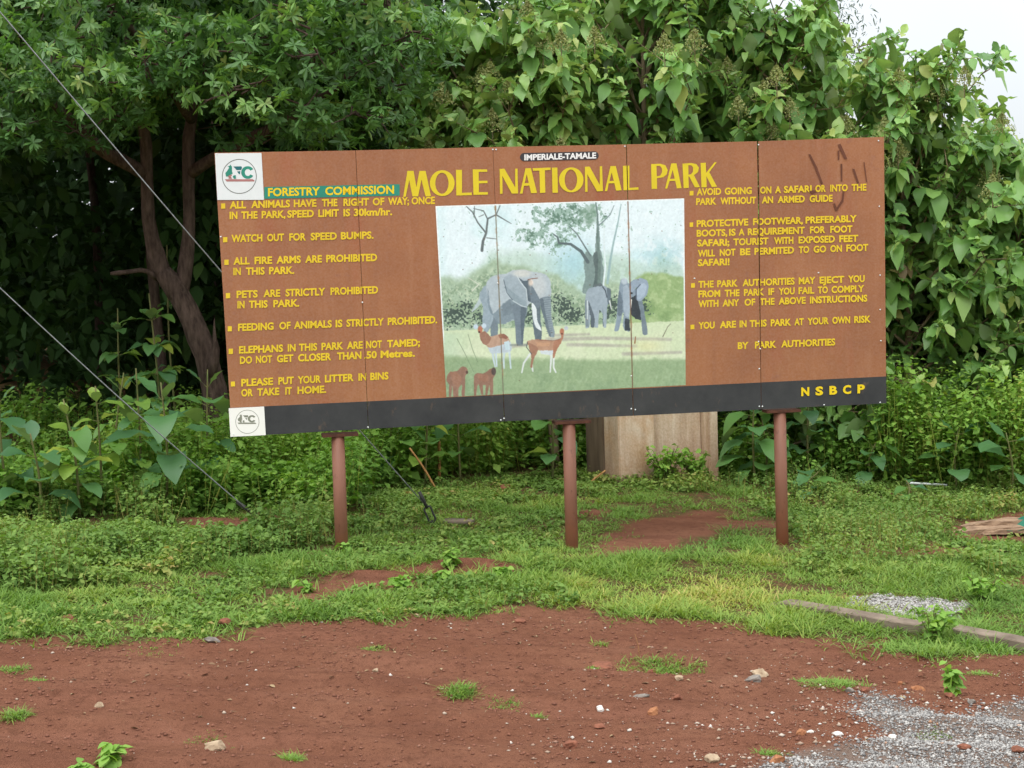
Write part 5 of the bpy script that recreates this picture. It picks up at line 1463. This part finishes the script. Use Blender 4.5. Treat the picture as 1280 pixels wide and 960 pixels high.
ROCKS = [(950, 843, .085, .5, 'rock_beige', 'beige rock, upper of the touching pair right of the long grass patch'), (943, 856, .075, .55, 'rock_grey', 'grey rock, lower of the touching pair right of the long grass patch'),
         (817, 892, .052, .8, 'rock_orange', 'orange stone alone on the earth below the long grass patch'), (848, 853, .045, .8, 'rock_beige', 'pale angular stone below the right end of the long grass patch'),
         (751, 886, .036, .75, 'rock_white', 'white pointed stone left of the orange stone'), (755, 831, .10, .35, 'rock_red', 'flat red brown stone at the left tip of the long grass patch'),
         (815, 838, .05, .6, 'rock_red', 'red stone at the front edge of the long grass patch'), (85, 778, .13, .55, 'rock_red', 'rounded red earth lump in the grass at left'),
         (278, 783, .085, .6, 'rock_red', 'brown rock at the grass border left of the earth mound'), (265, 805, .075, .45, 'rock_grey', 'dark flat rock on the earth just below the grass border'),
         (270, 933, .085, .6, 'rock_beige', 'cream topped rock near the bottom left of the earth'), (124, 881, .04, .7, 'rock_beige', 'pale stone alone on the earth at left'), (470, 838, .035, .7, 'rock_beige', 'small tan stone below the low grass sprig'),
         (650, 778, .075, .4, 'rock_red', 'flat dark stone at the grass border, centre'), (630, 612, .12, .5, 'rock_red', 'reddish block lying in the grass left of the middle post'), (700, 603, .12, .5, 'rock_red', 'reddish block lying in the grass behind the middle post'),
         (846, 879, .045, .8, 'rock_red', 'small dark red pointed stone above the gravel'), (800, 870, .07, .3, 'rock_grey', 'flat grey brown stone above the orange stone'), (713, 938, .06, .7, 'rock_red', 'dark red clod near the bottom edge, centre'), (751, 913, .05, .5, 'rock_red', 'dark red clod above the bottom edge centre clod'),
         (1147, 863, .065, .5, 'rock_orange', 'rusty brown rock left of the single leafy weed'), (1188, 876, .05, .6, 'rock_red', 'red brown rock at the foot of the single leafy weed'), (1215, 882, .045, .6, 'rock_grey', 'grey stone right of the single leafy weed'),
         (1080, 868, .045, .6, 'rock_red', 'brown stone at the right front of the broad grass patch'), (1062, 868, .045, .6, 'rock_grey', 'grey stone at the front of the broad grass patch'), (1125, 853, .03, .7, 'rock_orange', 'small orange stone right of the broad grass patch'),
         (1048, 922, .045, .6, 'rock_white', 'white stone on the earth between the two gravel tongues'), (1115, 922, .038, .6, 'rock_white', 'white stone at the tip of the dry grass wisp'), (1205, 942, .05, .5, 'rock_red', 'reddish stone lying on the gravel'),
         (1272, 945, .06, .6, 'rock_red', 'brown stone on the gravel at the right edge'), (1000, 922, .05, .7, 'rock_orange', 'orange brown rock at the left tip of the gravel'), (972, 957, .06, .7, 'rock_orange', 'orange rock at the bottom edge left of the gravel'), (1013, 915, .04, .5, 'rock_white', 'whitish stone above the left tip of the gravel'),
         (890, 957, .06, .6, 'rock_beige', 'tan rock on the bottom edge right of centre'), (520, 727, .04, .5, 'rock_red', 'earth clod on the mound'), (318, 705, .0, 0, '', '')]
for i, (px, py, s, fl, mt, lab) in enumerate(ROCKS):
    if not lab: continue
    me = stone_mesh(800 + i, fl)
    r = np.random.default_rng(i)
    o = link('rock', me, None, M[mt]); c = G(px, py)
    o.location = (c[0], c[1], float(gz(c[0], c[1])) + s * .78 * fl * .35)
    s *= .78
    o.scale = (s * r.uniform(.9, 1.15), s * r.uniform(.7, .95), s); o.rotation_euler = (r.normal(0, .12), r.normal(0, .12), r.uniform(-.5, .5))
    tag(o, lab, 'rock', 'rocks lying about the bare earth')


def pebbles(name, label, Q, size, tint, mname, seed):
    r = np.random.default_rng(seed)
    n = len(Q)
    B = np.array([(1, 0, 0), (.1, 1, 0), (-1, .1, 0), (0, -1, 0), (0, .1, 1), (.1, 0, -1.0)])
    Fq = np.array([(0, 1, 4), (1, 2, 4), (2, 3, 4), (3, 0, 4), (1, 0, 5), (2, 1, 5), (3, 2, 5), (0, 3, 5)])
    V = B[None] * r.uniform(.65, 1.35, (n, 6, 1)) + r.normal(0, .12, (n, 6, 3))
    V[..., 2] *= r.uniform(.4, .8, (n, 1))
    a = r.uniform(0, 6.28, n); ca, sa = np.cos(a)[:, None], np.sin(a)[:, None]
    V = np.stack([V[..., 0] * ca - V[..., 1] * sa, V[..., 0] * sa + V[..., 1] * ca, V[..., 2]], -1) * size[:, None, None]
    V += np.stack([Q[:, 0], Q[:, 1], gz(Q[:, 0], Q[:, 1]) + size * .25], -1)[:, None]
    F = (Fq[None] + (np.arange(n) * 6)[:, None, None]).reshape(-1, 3)
    o = build(name, V.reshape(-1, 3), F, M[mname], tint=np.repeat(tint, 6), smooth=False)
    tag(o, label, 'gravel', kind='stuff')


r = np.random.default_rng(55)
x = r.uniform(-5, 5.4, 300000); y = r.uniform(8.2, 11.8, 300000)
g, gv = masks(x, y)
gv2 = masks(x + r.normal(0, .07, len(x)), y + r.normal(0, .07, len(x)))[1]
k = gv2 & ~g & (x > .5) & (y < 11.5)
gq = fnoise(x + 50, y + 50, .35, 17, 3)
k &= r.random(len(x)) < np.clip((gq - .31) * 5, .14, 1)
Q = np.stack([x[k], y[k]], -1)[:24000]
pebbles('gravel', 'grey white gravel spread over the lower right corner', Q, r.uniform(.003, .008, len(Q)) + .009 * r.random(len(Q)) ** 5, np.clip(r.beta(1.7, 1.7, len(Q)), 0, 1) * .9 + (r.random(len(Q)) < .12) * .1, 'gravel', 1)
x2 = r.uniform(1.5, 5.6, 60000); y2 = r.uniform(10.2, 13, 60000); g2, gv2 = masks(x2, y2); p2 = to_px(np.stack([x2, y2, 0 * x2 + SLOPE * (x2 - .48)], -1)); k2 = gv2 & (p2[:, 1] < 790)
Q2 = np.stack([x2[k2], y2[k2]], -1)[:2600]
pebbles('gravel', 'small patch of pale gravel behind the kerb', Q2, r.uniform(.007, .014, len(Q2)), r.beta(2.4, 1.6, len(Q2)) * .9, 'gravel', 2)
pp = to_px(np.stack([x, y, SLOPE * (x - .48)], -1))
k = ~g & ~gv
idx = np.nonzero(k)[0]
nr = np.clip((pp[idx, 0] - 520) / 600, 0, 1) * np.clip((pp[idx, 1] - 800) / 130, 0, 1)
w = (.004 + .26 * nr ** 1.8) * np.clip(3.2 * fnoise(x[idx] + 50, y[idx] + 50, .3, 91, 3) - .9, .05, 2)
sel = idx[r.random(len(idx)) < w * .9]
Q = np.stack([x[sel], y[sel]], -1)
pebbles('pebbles', 'pale pebbles strewn over the red earth, thicker towards the gravel', Q, .0035 + .013 * r.random(len(Q)) ** 4 + .001, np.where(r.random(len(Q)) < .11, r.uniform(.7, 1, len(Q)), r.uniform(.2, .74, len(Q))), 'pebble', 3)
sel = idx[r.random(len(idx)) < .09]
Q = np.stack([x[sel], y[sel]], -1)
pebbles('soil_clods', 'crumbs of red soil covering the bare earth', Q, 003e-3 + .012 * r.random(len(Q)) ** 5, r.uniform(.18, .5, len(Q)), 'pebble', 4)

# ------------------------------------------------------------------ odds and ends
def stick(name, a, b, ra, m, label, cat, Ya=None, za=.0):
    A = G(*a); B = at(b[0], b[1], A[1]) if Ya is None else at(b[0], b[1], Ya)
    A[2] = gz(A[0], A[1]) + za
    V, F = tube(smooth_path([A, (A + B) / 2 + [.01, 0, .01], B], 6), np.linspace(ra, ra * .8, 6), 7)
    tag(build(name, V, F, M[m]), label, cat)


stick('cane_stake', (549, 600), (547, 520), .02, 'cane', 'upright dry cane under the board left of the middle post', 'stake')
stick('dry_stick', (546, 613), (512, 560), .013, 'cane', 'dry stick leaning in the weeds beside the looped anchor', 'stick')
stick('leaning_stick', (734, 606), (757, 588), .013, 'cane', 'thin stick leaning on the darker side of the concrete pier', 'stick')
a = G(1133, 609); b = G(1184, 611); a[2] = gz(a[0], a[1]) + .05; b[2] = gz(b[0], b[1]) + .05
V, F = tube([a, (a + b) / 2, b], .014, 8); tag(build('white_pipe', V, F, M['white']), 'thin white pipe lying in the grass right of the right post', 'pipe')
c = G(1262, 668); c[2] = gz(c[0], c[1])
wl = empty('wooden_slab', c, 'weathered splintered wooden slab lying in the grass at the right edge', 'wood')
r = np.random.default_rng(31)
for k, (dx, dy, dz, l, w, h) in enumerate([(-.12, .0, .035, .95, .16, .05), (.1, .14, .075, 1.1, .18, .05), (.0, -.09, .03, .6, .1, .04)]):
    n = 12; V = []; F = []
    for i in range(n):
        s = i / (n - 1); tp_ = min(1, s / .25 + .15, (1 - s) / .12 + .3)
        for (q, z) in ((-1, -1), (1, -1), (1, 1), (-1, 1)):
            V.append(c + np.array([dx + (s - .5) * l, dy + q * w / 2 * tp_ + r.normal(0, .008), dz + z * h / 2 * tp_ + r.normal(0, .006) + .03 * math.sin(s * 3)]))
    for i in range(n - 1):
        for j in range(4): F.append((4 * i + j, 4 * i + (j + 1) % 4, 4 * (i + 1) + (j + 1) % 4, 4 * (i + 1) + j))
    F += [(3, 2, 1, 0), tuple(4 * (n - 1) + j for j in range(4))]
    build('plank', V, [f[::-1] for f in F], M['wood'], wl, smooth=False)
# green sheet lying over the slab
c2 = c + np.array([.12, .02, .12])
n = 14; X, Yg = np.meshgrid(np.linspace(-.18, .5, n), np.linspace(-.16, .22, n), indexing='ij')
Zs = .10 * np.clip((X + .18) / .4, 0, 1) - .06 + .03 * np.sin(X * 14 + Yg * 5) + .02 * np.sin(Yg * 22)
P = np.stack([c2[0] + X + .05 * Yg, c2[1] + Yg, c2[2] + Zs], -1).reshape(-1, 3)
I = np.arange(n * n).reshape(n, n)
top = np.stack([I[:-1, :-1], I[1:, :-1], I[1:, 1:], I[:-1, 1:]], -1).reshape(-1, 4)
ring = list(I[:, 0]) + list(I[-1, 1:]) + list(I[::-1, -1][1:]) + list(I[0, ::-1][1:-1])
F = [list(f) for f in top] + [[q + n * n for q in f[::-1]] for f in top] + [[ring[(i + 1) % len(ring)], ring[i], ring[i] + n * n, ring[(i + 1) % len(ring)] + n * n] for i in range(len(ring))]
tag(build('plastic_sheet', np.concatenate([P, P - [0, 0, .004]]), F, M['tarp']), 'crumpled dark green plastic sheet lying on the wooden slab', 'sheet')
# edge of a flat board in the grass near the looped anchor
c = G(572, 656); c[2] = gz(c[0], c[1])
V, F = box((c[0], c[1], c[2] + .02), (.3, .16, .035), -.35); tag(build('concrete_slab', V, F, M['kerb'], smooth=False), 'small broken concrete slab lying beside the looped anchor', 'slab')

# fallen leaves and bits of straw on the bare earth
r = np.random.default_rng(414)
xl = r.uniform(-5, 5, 5000); yl = r.uniform(8.4, 12.2, 5000)
gl, gvl = masks(xl, yl)
ql = np.nonzero(~gl & ~gvl)[0]
ql = ql[r.random(len(ql)) < np.clip((yl[ql] - 8.6) / 8, .03, .3)]
la = Acc()
n = len(ql)
P = np.stack([xl[ql], yl[ql], gz(xl[ql], yl[ql]) + .006], -1)
an = r.uniform(0, 6.28, n)
add_leaves(la, P, np.stack([np.cos(an), np.sin(an), r.normal(.05, .1, n)], -1), np.array([0, 0, 1.0]) + r.normal(0, .25, (n, 3)), r.uniform(.02, .06, n), np.where(r.random(n) < .5, r.uniform(.003, .005, n), r.uniform(.012, .024, n)), r.random(n), prof='lance', droop=.1, fold=.5)
M['litter'] = pebble_mat('dry_leaf', [(0, (.10, .05, .03)), (.5, (.22, .13, .07)), (1, (.36, .27, .15))])
tag(la.build('fallen_leaves', M['litter']), 'dry leaf bits and straw scattered over the red earth', 'leaf litter', kind='stuff')
